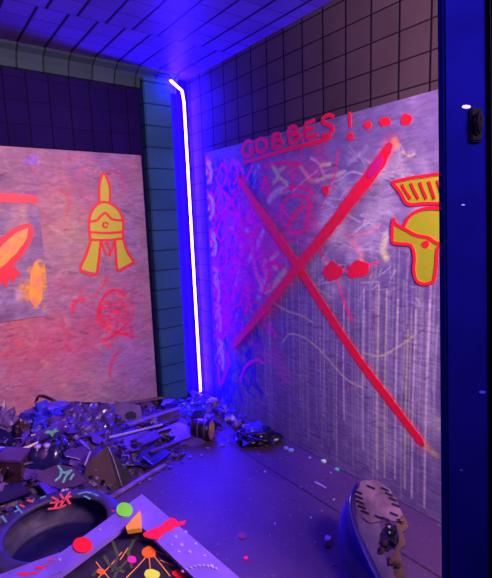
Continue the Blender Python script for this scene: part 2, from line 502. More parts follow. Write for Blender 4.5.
# cyan, green and mint tags
for px, cc, w in (([(232, 228), (238, 242), (246, 258)], CY, 4.5), ([(263, 231), (257, 246), (249, 260)], CY, 4), ([(247, 230), (252, 244), (254, 258)], (.45, .75, .6), 5),
                  ([(240, 256), (238, 270), (235, 284)], CY, 4), ([(258, 167), (255, 176), (253, 186)], CY, 4), ([(284, 272), (274, 285), (264, 292)], LG, 6), ([(277, 254), (270, 262), (276, 268)], LG, 4),
                  ([(269, 200), (277, 192), (286, 189)], (.3, .75, .5), 6), ([(272, 165), (278, 176), (274, 182)], LG, 4), ([(284, 168), (277, 174), (287, 184)], LG, 3.5), ([(256, 275), (262, 285), (258, 300)], LG, 5),
                  ([(265, 262), (264, 280), (258, 296)], (.4, .7, .6), 5), ([(243, 282), (240, 300), (236, 318)], CY, 2.5), ([(386, 236), (383, 250), (386, 258)], YG, 6), ([(322, 165), (330, 164)], YG, 3), ([(402, 152), (410, 156), (414, 154)], (.6, .55, .2), 2), ([(394, 140), (397, 146)], (.8, .45, .05), 5)):
    RB.line(px, w * 1.15, cc, .95, .6, tex=.2)
# blue cast of the LED strip, put into the board colour as strokes
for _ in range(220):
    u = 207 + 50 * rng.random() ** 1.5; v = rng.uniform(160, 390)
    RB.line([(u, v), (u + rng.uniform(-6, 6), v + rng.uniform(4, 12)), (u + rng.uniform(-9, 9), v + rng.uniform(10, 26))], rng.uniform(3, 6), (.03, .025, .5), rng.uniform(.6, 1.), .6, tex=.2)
# magenta loops beside the corner
loops = []
for v in (178, 205, 232, 262, 296, 330):
    loops += [[(217, v), (222, v - 14), (227, v - 3), (221, v + 9), (216, v)]]
for px in loops: RB.line(px, 3.4, MG, 1., .5)
for px, cc, w in (([(224, 160), (228, 172), (233, 160), (238, 174), (234, 184)], MG, 2.5), ([(238, 162), (243, 174), (241, 186), (248, 176), (252, 166)], MG, 2.4),
                  ([(225, 193), (232, 203), (238, 215)], PK, 3), ([(237, 193), (231, 203), (224, 214)], PK, 3), ([(222, 219), (232, 213), (241, 220), (234, 232), (226, 226)], PK, 3),
                  ([(228, 238), (233, 252), (238, 238)], MG, 2.6), ([(230, 262), (236, 258), (237, 270), (230, 272)], PK, 3), ([(243, 232), (239, 239), (247, 248), (254, 240), (251, 233), (247, 237), (243, 232)], PK, 3),
                  ([(232, 300), (238, 288), (244, 291), (240, 304)], PK, 3), ([(222, 348), (228, 360), (226, 372), (220, 384), (218, 366)], PK, 3), ([(240, 380), (246, 366), (256, 360), (262, 362)], MG, 2.5),
                  ([(247, 188), (251, 205), (250, 222), (256, 236)], MG, 2), ([(262, 190), (266, 178), (268, 198)], PK, 3), ([(228, 300), (228, 316), (222, 330), (215, 336)], MG, 3),
                  ([(252, 250), (255, 268), (262, 282), (268, 296)], (.9, .2, .2), 2.2), ([(262, 270), (272, 262), (282, 268)], PK, 3.4), ([(272, 262), (268, 280), (262, 296)], PK, 2.6), ([(246, 285), (248, 302), (244, 316)], PK, 2.5)):
    RB.line(px, w * 1.3, cc, 1., .5, tex=.1)
for _ in range(48):
    u = 212 + 62 * rng.random() ** 1.3; v = rng.uniform(165, 345)
    if v < 185 and u > 245: continue
    a0 = rng.uniform(0, 360)
    RB.line(arc(u, v, rng.uniform(2, 6), rng.uniform(5, 11), a0, a0 + rng.uniform(120, 330), 8), rng.uniform(1.8, 3.2), [MG, PK, MG, PK, RD][rng.integers(5)], rng.uniform(.6, 1.), .5, tex=.15)
# pale and pink strokes along the left margin
for i, v in enumerate(range(160, 372, 12)):
    e = .0875 * 0 + 204 + (v - 155) * .064
    if i % 3 == 2: continue
    RB.line([(e + 2, v), (e + 6, v + 4), (e + 3, v + 10)], 4.2, WH if i % 3 else (1, .7, .8), 1., .5, tex=.2)
    RB.line([(e + 1, v + 2), (e + 4, v - 4), (e + 7, v + 2)], 2.2, [PK, WH, RD][i % 3], .85, .5)
for v in (163, 196, 236, 283, 312, 350):
    e = 204 + (v - 155) * .064
    RB.line([(e + 1, v - 5), (e + 3, v + 3), (e + 4, v + 12), (e + 6, v + 20)], 3.6, PK, 1., .5)
    RB.line([(e + 3, v), (e + 7, v + 8), (e + 6, v + 18)], 3.4, WH, 1., .5)
# round emblem, thin red lines and splats
for px, cc, w in ((arc(297, 214, 16, 19, 20, 330, 14), PK, 2.6), (arc(297, 196, 16, 9, 10, 150, 8), PK, 3.2), ([(288, 226), (295, 214), (303, 205)], RD, 4), ([(281, 206), (286, 214), (292, 222)], PK, 2.6),
                  ([(308, 196), (309, 210), (306, 222)], PK, 3.4), ([(292, 168), (293, 180), (292, 196)], PK, 2.4), ([(265, 166), (283, 163), (300, 165)], RD, 3), ([(300, 200), (316, 222), (318, 230)], PK, 2),
                  ([(318, 246), (326, 262), (332, 272), (338, 282), (348, 312), (352, 318)], PK, 3), ([(332, 272), (345, 270), (357, 270), (378, 262)], PK, 2.2), ([(344, 236), (356, 236), (372, 231), (380, 224)], PK, 2),
                  ([(338, 150), (336, 170), (328, 195), (322, 208)], PK, 2), ([(352, 242), (360, 250), (362, 260)], (.9, .15, .1), 4), ([(300, 120), (303, 140), (300, 160)], PK, 1.4)):
    RB.line(px, w * 1.15, cc, .95, .55, tex=.15)
for q, r in (((350, 320), 3), ((348, 388), 2.5), ((326, 240), 2), ((316, 250), 2), ((356, 390), 1.6), ((275, 242), 3), ((420, 225), 2)):
    RB.cloud(q, r, PK, .5, 10, .7)
RB.cloud((250, 240), 30, MG, .22, 90); RB.cloud((225, 290), 28, MG, .25, 70); RB.cloud((300, 200), 30, PK, .15, 50)
RB.cloud((390, 200), 30, WH, .15, 60); RB.cloud((345, 240), 25, WH, .2, 60); RB.cloud((410, 420), 30, WH, .1, 40)
for _ in range(90):
    u = rng.uniform(300, 450); v = rng.uniform(130, 460)
    RB.line([(u, v), (u + rng.uniform(3, 9), v + rng.uniform(-3, 1))], rng.uniform(1, 2.2), (.10, .06, .10), rng.uniform(.2, .7), .7)
for _ in range(60):
    u = rng.uniform(320, 440); v = rng.uniform(150, 300)
    RB.line([(u, v), (u + rng.uniform(-12, 12), v + rng.uniform(-9, 9)), (u + rng.uniform(-16, 16), v + rng.uniform(-9, 9))], rng.uniform(.8, 1.8), WH, rng.uniform(.2, .6), .8, tex=.4)
# spray halo under the big strokes
XA = [(237, 177), (262, 214), (298, 267), (330, 317), (360, 361), (390, 401), (424, 446)]
XB = [(391, 143), (378, 165), (346, 207), (322, 238), (298, 267), (262, 312), (232, 347)]
RB.line(XA, 12, RD, .3, .5); RB.line(XB, 15, RD, .3, .5)
RB.line([(420, 440), (430, 450), (436, 455)], 5, (.7, .6, .15), .6, .9)
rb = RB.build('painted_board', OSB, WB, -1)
tag(rb, 'large strand board on the right wall painted with a big red X', 'board')
stroke('cross_stroke', rb, XA, [6, 9, 10, 9.5, 9, 9, 8], CRIM, 0, n=9, jit=.16, taper=(.4, .5), seed=1)
stroke('cross_stroke', rb, XB, [8, 14, 13, 11, 10, 8, 7], CRIM, 0, off=-.0022, n=9, jit=.16, taper=(.5, .4), seed=2)
stroke('cross_patch', rb, [(382, 157), (376, 167), (368, 177)], [7, 11, 6], mat('violet_magenta_paint', (.62, .01, .2), .5, .1, 25), 0, off=-.0045, n=5, taper=(.3, .3), seed=3)['label'] = 'magenta patch on the red stroke'
LET = {
 'G': [[(252.5, 143.5), (248, 141), (243.5, 146), (242.5, 152), (246, 156), (251, 154.5), (253, 150), (249, 150)]],
 'O': [[(261, 138.5), (256.5, 142), (256.5, 149.5), (261.5, 152), (266, 147), (265.5, 140.5), (261, 138.5)]],
 'B': [[(272, 136), (272.6, 142), (273, 148.5)], [(272, 136), (277.5, 134), (279.5, 137), (273, 142)], [(273, 142), (280, 140), (282, 143.5), (278, 147), (273, 148.5)]],
 'b': [[(288, 129), (289, 136), (290, 144)], [(288, 129), (294, 126.5), (296, 130), (289.5, 135.5)], [(289.5, 135.5), (297, 133.5), (299, 137), (295, 141.5), (290, 144)]],
 'E': [[(305, 124), (306, 131), (307, 139)], [(305, 124), (310, 122), (315, 120)], [(306, 131), (310, 129.5), (314, 128)], [(307, 139), (312, 137), (318, 134.5)]],
 'S': [[(334, 116.5), (328.5, 115), (322.5, 119.5), (325.5, 124), (331, 126), (333, 130.5), (328, 135), (322, 135.5)]],
}
for k, ss in LET.items():
    link('painted_letter', merge(*[stroke(None, None, s, 4.0, RED, 0, off=-.0004 * i, n=5, seed=i + ord(k)) for i, s in enumerate(ss)]), RED, rb)
stroke('underline_stroke', rb, [(243, 163), (262, 157.5), (290, 149), (315, 143), (331, 137)], [3.2, 3.5, 4, 4.5, 4], RED, 0, n=6, seed=31)
ex = link('exclamation_mark', merge(stroke(None, None, [(349.5, 112), (350, 119), (350.5, 128)], [3.2, 3.8, 3], RED, 0), blob(None, None, disc(350.5, 136.5, 3.6, 4), RED, 0)), RED, rb)
for i, (x, y, r) in enumerate(((368, 125, 4.2), (385.5, 122, 5.4), (406, 119.5, 6))):
    blob('painted_dot', rb, disc(x, y, r, r * .95, .3, i), RED, 0)
for i, (x, y, rx, ry) in enumerate(((332, 271.5, 9, 9), (357.5, 270, 11, 9), (325.5, 190, 4, 4))):
    blob('paint_splat', rb, disc(x, y, rx, ry, .5, i + 4, 26), CRIM, 0)
# helmet drawing
hel = blob('helmet_drawing', rb, [(406, 222), (414, 212), (428, 209), (446, 211), (462, 222), (464, 242), (440, 244), (437, 250), (436, 280), (425, 283), (416, 280), (414, 262), (411, 246), (394, 243), (394, 224), (402, 227)], HYEL, 0)
hel['label'] = 'yellow helmet drawn in red outline'
cr = blob('crest', hel, [(394, 184), (412, 179), (441, 175), (468, 176), (462, 204), (440, 203), (408, 204)], HYEL, 0)
ol = [[(393.5, 218), (396, 224), (405, 229), (416, 235), (428, 237.5), (437, 243), (450, 243)], [(393.5, 218), (392, 230), (392.5, 243)], [(392.5, 243), (402, 244), (411, 245.5), (414.5, 256), (414, 270), (417, 281), (425, 284), (434, 281.5)], [(434, 281.5), (436.5, 265), (437.5, 250), (442, 243)], [(404, 226), (410, 216), (420, 210), (432, 208), (446, 210), (460, 218), (466, 240)]]
link('helmet_outline', merge(*[stroke(None, None, s, 3.2, RED, 0, off=-.0022 - .0003 * i, n=5, seed=60 + i) for i, s in enumerate(ol)]), RED, hel)
blob('eye_dot', hel, disc(426, 244, 4, 3.6, .3), RED, 0, off=-.0022)
ol = [[(392, 182.5), (400, 192), (408, 204), (424, 203.5), (440, 203.5), (462, 205)], [(392, 182.5), (408, 178.5), (425, 176), (440, 174), (468, 175)]]
ol += [[(402 + 9 * k, 184 - k), (405 + 9 * k, 190), (411 + 8 * k, 199)] for k in range(5)]
link('crest_outline', merge(*[stroke(None, None, s, 3.4 if i < 2 else 2.6, RED, 0, off=-.0022 - .0003 * i, n=4, seed=70 + i) for i, s in enumerate(ol)]), RED, hel)

# ---- left board
LB = Paint(-3.4, -.434, .02, 2.075, .0058, 1)
f1 = LB.fbm(.5, .5, 11); f2 = LB.fbm(.2, .1, 12); f3 = LB.fbm(.07, .03, 13)
LB.col[:] = np.array([.33, .20, .31])
LB.col += (f1[..., None] - .5) * np.array([.1, .12, .02]) + (f2[..., None] - .5) * np.array([.16, .10, .12]) + (f3[..., None] - .5) * .16
for q, r, cc, a, n in (((112, 310), 22, (.9, .12, .12), .3, 70), ((40, 345), 40, (.9, .2, .15), .25, 110), ((75, 240), 28, (.75, .7, .2), .28, 90), ((60, 205), 22, (.8, .55, .2), .25, 70), ((75, 195), 20, (.9, .25, .2), .25, 50),
                       ((90, 335), 25, (.9, .2, .15), .25, 60), ((20, 160), 25, (.8, .5, .3), .2, 60), ((80, 168), 30, (.85, .5, .25), .18, 60), ((25, 390), 30, (.85, .25, .2), .2, 60), ((120, 365), 30, (.7, .4, .5), .25, 60), ((95, 380), 20, (.7, .6, .3), .2, 40),
                       ((-40, 260), 50, (.85, .4, .2), .25, 90)):
    LB.cloud(q, r, (cc[0] * .75, cc[1] * .6, cc[2]), a * .6, n)
for q in ((33, 160), (29, 161), (37, 162)): LB.cloud(q, 4, (.25, .15, .8), .5, 14, .6)
for px, w, a in (([(100, 312), (102, 300), (110, 291), (120, 291), (125, 297)], 2.6, .85), ([(97, 316), (104, 316), (112, 320)], 2, .6), (arc(112, 309, 13, 15, 0, 360, 18), 1.6, .5), (arc(107, 305, 4, 4, 0, 360, 10), 1.8, .7), (arc(119, 305, 4, 4, 0, 360, 10), 1.8, .7),
                 ([(112, 312), (119, 312)], 4, .7), ([(103, 322), (112, 330), (128, 336)], 2.4, .75), ([(130, 320), (118, 332), (104, 342)], 2.4, .75), ([(103, 338), (108, 346), (114, 342)], 2.6, .7), ([(125, 332), (133, 337), (130, 326)], 2.4, .7), ([(110, 322), (110, 330)], 2, .6), ([(118, 320), (117, 328)], 2, .6),
                 ([(73, 312), (74, 302), (84, 299)], 3, .75), ([(119, 350), (112, 362), (110, 376)], 2.6, .6), ([(95, 296), (103, 286), (107, 278)], 2.4, .5), ([(65, 346), (74, 352), (86, 344)], 2, .4), ([(128, 300), (134, 310), (132, 318)], 2, .5), ([(60, 325), (70, 335), (66, 345)], 2, .35),
                 ([(110, 171), (122, 176), (123, 192)], 1.8, .45), ([(60, 190), (70, 200), (66, 216)], 2.2, .35), ([(78, 176), (84, 168), (90, 170)], 2, .3), ([(12, 340), (20, 343)], 4, .3), ([(0, 356), (10, 352)], 4, .25), ([(96, 318), (104, 328), (112, 324)], 2.4, .6), ([(100, 306), (98, 316), (104, 322)], 3, .5), ([(126, 306), (128, 316), (122, 322)], 3, .5), ([(108, 316), (113, 319), (118, 316)], 2.4, .6), ([(106, 330), (116, 336), (126, 328)], 3, .5)):
    LB.line(px, w * 1.15, (.95, .02, .06), min(1, a * 1.25), .5, tex=.2)
for _ in range(60):
    u = rng.uniform(-60, 150); v = rng.uniform(165, 395)
    LB.line([(u, v), (u + rng.uniform(3, 9), v + rng.uniform(-3, 3))], rng.uniform(1, 2), (.12, .05, .08), rng.uniform(.2, .6), .7)
for _ in range(120):
    u = rng.uniform(-60, 152); v = rng.uniform(150, 400)
    cc = [(.9, .2, .2), (.85, .5, .2), (.75, .5, .7), (.8, .7, .5)][rng.integers(4)]
    LB.line([(u, v), (u + rng.uniform(-9, 9), v + rng.uniform(-8, 8)), (u + rng.uniform(-14, 14), v + rng.uniform(-8, 8))], rng.uniform(1, 3.5), cc, rng.uniform(.08, .3), .9, tex=.3)
lb = LB.build('painted_board', OSB, WB, -1)
tag(lb, 'large pinkish strand board on the left wall with a yellow helmet drawn in red outline', 'board')
# bell shaped helmet, all seen from the front
hd = blob('helmet_drawing', lb, [(90, 240), (89, 228), (90, 214), (96, 205), (100, 202), (100, 186), (103.5, 174), (109, 186), (110, 203), (117, 208), (122, 217), (123, 238)], YEL, 1)
hd['label'] = 'yellow helmet with tall spike drawn in red outline'
blob('cheek_guard', hd, [(90, 240), (87, 252), (81, 269), (96, 273), (99, 258), (100, 239)], YEL, 1)
blob('cheek_guard', hd, [(115, 239), (116, 255), (118, 269), (132, 262), (127, 252), (123, 238)], YEL, 1)
ol = [[(99.5, 204), (99.5, 186), (103.5, 173), (109.5, 186), (110, 203)], [(90.5, 240), (89, 226), (91, 213), (98, 204), (105, 202), (113, 205), (120, 212), (123, 222), (123, 239)], [(89, 222), (97, 220), (105, 213), (112, 219), (122, 220.5)],
      [(89, 232), (106, 233), (123, 232)], [(89, 239.5), (106, 240), (123, 238.5)], [(91, 240), (87, 253), (80.5, 269.5), (88, 273), (96, 274), (99, 258), (101, 240)], [(115, 239), (116, 256), (118, 270.5), (126, 267), (133.5, 262), (127.5, 252), (123, 239)], [(102, 242), (104, 250), (107, 255)], [(106, 242), (110, 250), (110, 256)], [(114, 242), (112, 250), (108, 255)], arc(105.5, 225, 2.6, 2.6, 0, 330, 8)]
link('helmet_outline', merge(*[stroke(None, None, s, 2.5 if i < 7 else 1.8, RED, 1, off=-.0022 - .0002 * i, n=5, seed=80 + i) for i, s in enumerate(ol)]), RED, hd)

# ---- the smaller sheet screwed over it at the left
SO = -.014
SB = Paint(-2.05, -1.215, .925, 1.79, .006, 1)
f1 = SB.fbm(.3, .3, 21); f2 = SB.fbm(.06, .04, 22)
SB.col[:] = np.array([.33, .22, .33]); SB.col += (f1[..., None] - .5) * .16 + (f2[..., None] - .5) * .14
SB.cloud((34, 290), 9, (.95, .45, .03), .6, 60, .8); SB.cloud((38, 270), 6, (.95, .5, .03), .7, 40, .7); SB.cloud((10, 215), 14, (.8, .5, .3), .3, 40); SB.cloud((8, 300), 10, (.6, .5, .75), .3, 20)
SB.line([(-30, 197), (10, 198), (38, 199)], 9, (.92, .03, .16), .5, .9, tex=.3)
sb = SB.build('painted_sheet', OSB, .0135, -1)
sb.data.transform(Matrix.Translation((0, SO, 0)))
tag(sb, 'smaller painted sheet fixed over the left board with a red outlined blade and yellow patch', 'board')
stroke('painted_band', sb, [(-45, 195), (-15, 196.5), (10, 198), (37, 199.5)], [8, 9, 9, 7], CRIM, 1, off=SO, n=6, jit=.4, seed=90)
bl = blob('painted_blade', sb, [(-28, 284), (-14, 262), (4, 244), (16, 233), (28, 228), (27, 238), (16, 255), (2, 268), (-14, 282)], ORG, 1, off=SO)
bl['label'] = 'orange blade shape with red outline'
link('blade_outline', merge(stroke(None, None, [(-34, 284), (-18, 262), (0, 243), (14, 231), (29, 226), (29, 240), (16, 258), (2, 271), (-14, 284)], [5, 5, 5.5, 5, 4.5, 5, 6, 6, 5], CRIM, 1, off=SO - .0022, n=6, jit=.2, seed=91),
     stroke(None, None, [(-6, 232), (-2, 244), (-6, 256)], 4, CRIM, 1, off=SO - .0026, seed=92)), CRIM, bl)
blob('paint_splat', sb, [(-12, 270), (2, 266), (12, 264), (16, 268), (22, 276), (16, 276), (14, 284), (9, 278), (7, 288), (2, 282), (-2, 290), (-5, 281), (-14, 284)], CRIM, 1, off=SO)
blob('paint_patch', sb, disc(36, 287, 6.5, 22, .35, 3, 26), ORG, 1, off=SO)['label'] = 'orange yellow vertical patch'

# ------------------------------------------------------------------ corner light
led = empty('led_strip_light', 'glowing blue white LED strip light running up the corner', 'light')
em, t, b = nt('glowing_blue_tube')
b.inputs['Base Color'].default_value = (.2, .2, .9, 1)
b.inputs['Emission Color'].default_value = (.017, .0035, 1, 1)
b.inputs['Emission Strength'].default_value = 1000
Pb = hit(200.6, 391, 1, -.045); Pt = hit(183.4, 92, 1, -.045); Pe = hit(170.5, 80.5, 1, -.115)
tube_pts = [Pb] + [Pb.lerp(Pt, k) for k in (.25, .5, .75, .97)] + [Pt.lerp(Pe, k) for k in (.12, .35, .65, 1.)]
link('light_tube', tube(tube_pts, (.0095), 10), em, led, True)
ch = bmesh.new()
for a_, b_ in ((Pb, Pt),):
    bar(ch, a_ + Vector((.012, .016, 0)), b_ + Vector((.012, .016, 0)), .02, .008, Vector((.6, -.8, 0)))
link('backing_channel', ch, mat('grey_metal_channel', (.3, .3, .34), .4, .2, 20, .6), led)
Pc = hit(158, 73, 1, -.13)
link('power_cable', tube(smooth_line([Pe + Vector((.005, 0, .012)), Pe + Vector((-.03, -.01, .035)), Pc + Vector((.02, 0, .0)), Pc + Vector((-.03, .0, .01))], 5), .005, 6), BLACK, led)
set_base(led, Pb)

# ------------------------------------------------------------------ doorway post at the right
dr = empty('door_1', 'dark blue painted door edge close by at the right', 'door', kind='structure')
bluep = mat('deep_blue_gloss_paint', (.001, .001, .05), .9, .25, 5, coat=0., bump=.08, spec=0.)
P1 = hitp(443.5, 20, CAM + FWD * 1.3, FWD); P2 = hitp(447.5, 560, CAM + FWD * 1.3, FWD)
ax = (P1 - P2).normalized()
P1 = P1 + ax * .75; P2 = P2 - ax * (P2.z - .01) / ax.z
sd = RGT.copy(); sd = (sd - ax * sd.dot(ax)).normalized(); nn = ax.cross(sd)
if nn.dot(FWD) < 0: nn = -nn
def slab(x0, x1, d0, d1, h0=0., h1=1., bev=.004):
    L = (P1 - P2).length
    c_ = P2 + ax * L * (h0 + h1) / 2 + sd * (x0 + x1) / 2 + nn * (d0 + d1) / 2
    return box(c_, (x1 - x0, d1 - d0, L * (h1 - h0)), Matrix((sd, nn, ax)).transposed(), bev)
link('door_leaf', slab(.0, .128, 0, .045, bev=.006), bluep, dr)
link('edge_seal', slab(.129, .2, -.02, .03, .0, .86), SEAL, dr)['label'] = 'black padded strip beside the blue face'
q = hitp(480, 122, CAM + FWD * 1.27, FWD)
bm = crumple((.014, .016, .034), 4, .15, 3); bmesh.ops.translate(bm, vec=q + nn * .01, verts=bm.verts)
add_box(bm, q + nn * .022 + ax * .0, (.034, .012, .1), Matrix((sd, nn, ax)).transposed(), .004)
link('latch', bm, SEAL, dr, False)['label'] = 'black latch'
for i, (u, v, r) in enumerate(((466, 107, 5), (482, 392, 4), (463, 205, 2), (461, 470, 2))):
    q = hitp(u, v, P2, nn) - nn * .0008
    bm = prism([q + sd * math.cos(a) * r * .0027 + ax * math.sin(a) * r * .0011 for a in np.linspace(0, 2 * PI, 10)[:-1]], -nn, .0012)
    link('paint_fleck', bm, mat('light_blue_paint', (.004, .004, .3), .5, .2, 20), dr)
set_base(dr, P2)

# ------------------------------------------------------------------ rubble along the left wall
def hm(x, y):
    """height of the rubble heap"""
    h0 = np.interp(x, [-3.2, -1.6, -1.34, -1.1, -.9, -.6, -.4, -.1, 0], [.42, .30, .29, .21, .15, .10, .07, .09, .05])
    yf = np.interp(x, [-3.2, -1.7, -1.3, -1., -.6, -.3, 0], [-1.35, -1.0, -.95, -.90, -.80, -.75, -.62])
    k = max(0., 1 - (y / yf) ** 2)
    return h0 * k ** .8
def on_heap(u, v):
    d = ray(u, v).normalized(); s = 1.2
    while s < 8:
        P = CAM + d * s
        if P.y > -.01: P = hit(u, v, 1, -.01); return P
        if P.z <= hm(P.x, P.y): return P
        s += .008
    return CAM + d * 4
bm = bmesh.new()
nx, ny = 150, 56
g = []
for i in range(nx + 1):
    row = []
    for j in range(ny + 1):
        x = -3.2 + 3.19 * i / nx; y = -.004 - 1.42 * j / ny
        h = hm(x, y)
        nzv = noise.noise(Vector((x * 9, y * 9, 3))) * .03 + noise.noise(Vector((x * 26, y * 26, 7))) * .022
        if y > -.06: x = min(x, -.43) if x > -.44 and x < -.40 else x
        z = h * .82 + (nzv if h > .012 else 0) - .012
        row.append(bm.verts.new((x, y if y < -.1 or not -.44 < x < -.15 else -.1, max(z, .001) if h > .004 else .0006)))
    g.append(row)
for i in range(nx):
    for j in range(ny):
        if max(g[i + a][j + b2].co.z for a in (0, 1) for b2 in (0, 1)) > .0012:
            bm.faces.new((g[i][j], g[i + 1][j], g[i + 1][j + 1], g[i][j + 1]))
bmesh.ops.delete(bm, geom=[v for v in bm.verts if not v.link_faces], context='VERTS')
RUB = mat('dusty_purple_rubble', (.05, .02, .09), .5, .5, 25, bump=.5, col2=(.02, .012, .03))
heap_bm = bm

# crumbs too many to count
def frag(bm, P, s, seed):
    r = random.Random(seed)
    R = Matrix.Rotation(r.uniform(0, 6.3), 3, 'Z') @ Matrix.Rotation(r.uniform(-.8, .8), 3, 'X') @ Matrix.Rotation(r.uniform(-.8, .8), 3, 'Y')
    k = r.choice((3, 4, 4, 5)); th = s * r.uniform(.06, .3)
    pts = [R @ Vector((s * math.cos(2 * PI * i / k) * r.uniform(.5, 1.2), s * .7 * math.sin(2 * PI * i / k) * r.uniform(.5, 1.2), 0)) + P for i in range(k)]
    prism(pts, R @ Vector((0, 0, 1)), th, bm)
for q, cnt in ((1, 300), (2, 420), (3, 420)):
    bm = bmesh.new()
    for i in range(cnt):
        x = random.uniform(-2., -.05); y = -random.random() ** .8 * .96 - .12
        h = hm(x, y)
        if h < .01: continue
        frag(bm, Vector((x, y, h)), random.uniform(.008, .028), i * 7 + q * 1000)
    for f_ in bm.faces: f_.material_index = q
    bmesh.ops.recalc_face_normals(bm, faces=bm.faces)
    merge(heap_bm, bm)
hp = link('rubble_heap', heap_bm, RUB)
for mm in (LILAC, BLACK, VIOL): hp.data.materials.append(mm)
tag(hp, 'low dark heap of smashed rubble along the foot of the left wall', 'rubble', kind='stuff')

VIEW = -FWD
def nv(a, b_, c_):
    return Vector((a, b_, c_)).normalized()
def panel(name, px, ctr, n, th, m, label, cat, lift=0., group=None):
    """flat broken panel; outline unprojected onto its own tilted plane through a point of the heap"""
    P = on_heap(*ctr) + Vector((0, 0, lift))
    poly = [hitp(u, v, P, n) for u, v in px]
    o = link(name, prism(poly, -n, th), m)
    if label: tag(o, label, cat, group)
    return o, P
def lump(name, u, v, wpx, hpx, m, label, cat, seed, rough=.35, lift=0., dep=1., sub=3, smooth=False):
    P = on_heap(u, v) + Vector((0, 0, lift))
    s = depth(P) / FPX
    bm = crumple((wpx * s / 2, wpx * s / 2 * dep, hpx * s / 2), seed, rough, sub)
    bmesh.ops.rotate(bm, matrix=Matrix.Rotation(-.64, 3, 'Z'), verts=bm.verts)
    if P.y > -.12 - wpx * s / 2 * dep: P.y = -.1 - wpx * s / 2 * dep
    bmesh.ops.translate(bm, vec=P, verts=bm.verts)
    o = link(name, bm, m, None, smooth)
    return recentre(tag(o, label, cat))

UPN = nv(-.25, -.6, .75); FN = nv(-.45, -.75, .45); TOP = nv(-.1, -.3, .95); SIDE = nv(-.75, -.55, .3)
# the crushed film bag on top, the pale one at the edge
lump('crushed_plastic_bag', 39, 410, 38, 24, BLUE, 'crushed shiny blue film bag on top of the heap below the helmet drawing', 'bag', 1, .5)
lump('crushed_plastic_bag', 2, 419, 24, 32, LILAC, 'pale lilac crushed bag at the far left edge of the heap', 'bag', 2, .45)
lump('crumpled_wad', 22, 430, 16, 26, DARK, 'dark crumpled wad between the pale bag and the blue film bag', 'wad', 3, .4)
lump('crushed_plastic_bag', 55, 424, 24, 15, DUSK, 'dusky violet flattened bag just below the shiny blue film bag', 'bag', 5, .45)
# draped sheet
P = on_heap(90, 430)
bm = tri_sheet(hitp(60, 442, P, UPN), hitp(112, 446, P, UPN) - hitp(60, 442, P, UPN), hitp(66, 402, P, UPN) - hitp(60, 442, P, UPN), 22, 16, .03, 3.3)
recentre(tag(link('plastic_sheet', bm, mat('purple_plastic_sheet', (.06, .028, .2), .35, .4, 8, coat=.2)), 'large rumpled purple plastic sheet draped over the middle of the heap', 'sheet'))
# long bent strip and bowed cover under it
def bent(name, pxa, pxb, m, label, cat, n, bow, th=.006, nseg=12, ctr=None, lift=.03):
    P = on_heap(*ctr) + Vector((0, 0, lift))
    bm = bmesh.new(); A = []; B = []
    for k in range(nseg + 1):
        t_ = k / nseg
        def at(pl):
            i = min(int(t_ * (len(pl) - 1)), len(pl) - 2); f_ = t_ * (len(pl) - 1) - i
            return (pl[i][0] + (pl[i + 1][0] - pl[i][0]) * f_, pl[i][1] + (pl[i + 1][1] - pl[i][1]) * f_)
        a_ = hitp(*at(pxa), P, n); b_ = hitp(*at(pxb), P, n)
        row = []
        for j in range(7):
            s_ = j / 6
            row.append(bm.verts.new(a_.lerp(b_, s_) + n * bow * math.sin(PI * s_)))
        A.append(row)
    for i in range(nseg):
        for j in range(6):
            bm.faces.new((A[i][j], A[i + 1][j], A[i + 1][j + 1], A[i][j + 1]))
    r = bmesh.ops.extrude_face_region(bm, geom=bm.faces[:])
    for v in [x for x in r['geom'] if isinstance(x, bmesh.types.BMVert)]: v.co -= n * th
    return tag(link(name, bm, m, None, True), label, cat), P
o, P = bent('curved_trim_strip', [(-12, 448), (25, 436), (48, 427), (68, 421)], [(-12, 460), (22, 449), (48, 438), (69, 431)], VIOL, 'long glossy violet curved trim strip lying across the left of the heap', 'trim strip', FN, .018, ctr=(40, 434))
bm = merge(prism([hitp(u, v, P, FN) for u, v in ((45, 433), (49, 430), (53, 431), (58, 427), (57, 430), (60, 431), (55, 433), (53, 437), (51, 434))], FN, .02))
link('paint_smear', bm, MINT, o)['label'] = 'mint green smear'
recentre(o)
o, P = bent('bowed_cover', [(-14, 462), (14, 452), (34, 446), (60, 441)], [(-14, 490), (10, 486), (30, 482), (60, 468)], NAVY, 'dark navy bowed cover with a painted pale edge highlight at the left of the heap', 'cover', FN, .03, ctr=(25, 464), lift=.04)
link('edge_highlight', tube([hitp(u, v, P, FN) + FN * .012 for u, v in ((6, 456), (18, 451), (30, 446.5), (39, 442))], [.004, .008, .009, .004], 8), mat('cream_highlight', (.9, .72, .62), .25, .2, 20), o)['label'] = 'painted cream highlight'  # highlight on the cover's edge, painted as a cream strip
recentre(o)
def boxed(name, ctr, spx, rot, m, label, cat, lift=0., bev=.006):
    P = on_heap(*ctr) + Vector((0, 0, lift)); s = depth(P) / FPX
    R = Matrix.Rotation(rot[2], 3, 'Z') @ Matrix.Rotation(rot[1], 3, 'Y') @ Matrix.Rotation(rot[0], 3, 'X')
    o = tag(link(name, box(P, (spx[0] * s, spx[1] * s, spx[2] * s), R, bev), m), label, cat)
    return o, P, R, s
o, P, R, s = boxed('appliance_box', (14, 470), (24, 20, 26), (.1, .08, -.64), DARK, 'brown black appliance box under the bowed cover at the left', 'box', .02)
link('box_lid', box(P + R @ Vector((0, 0, 13.5 * s)), (26 * s, 22 * s, 3 * s), R, .004), DUSK, o); recentre(o)
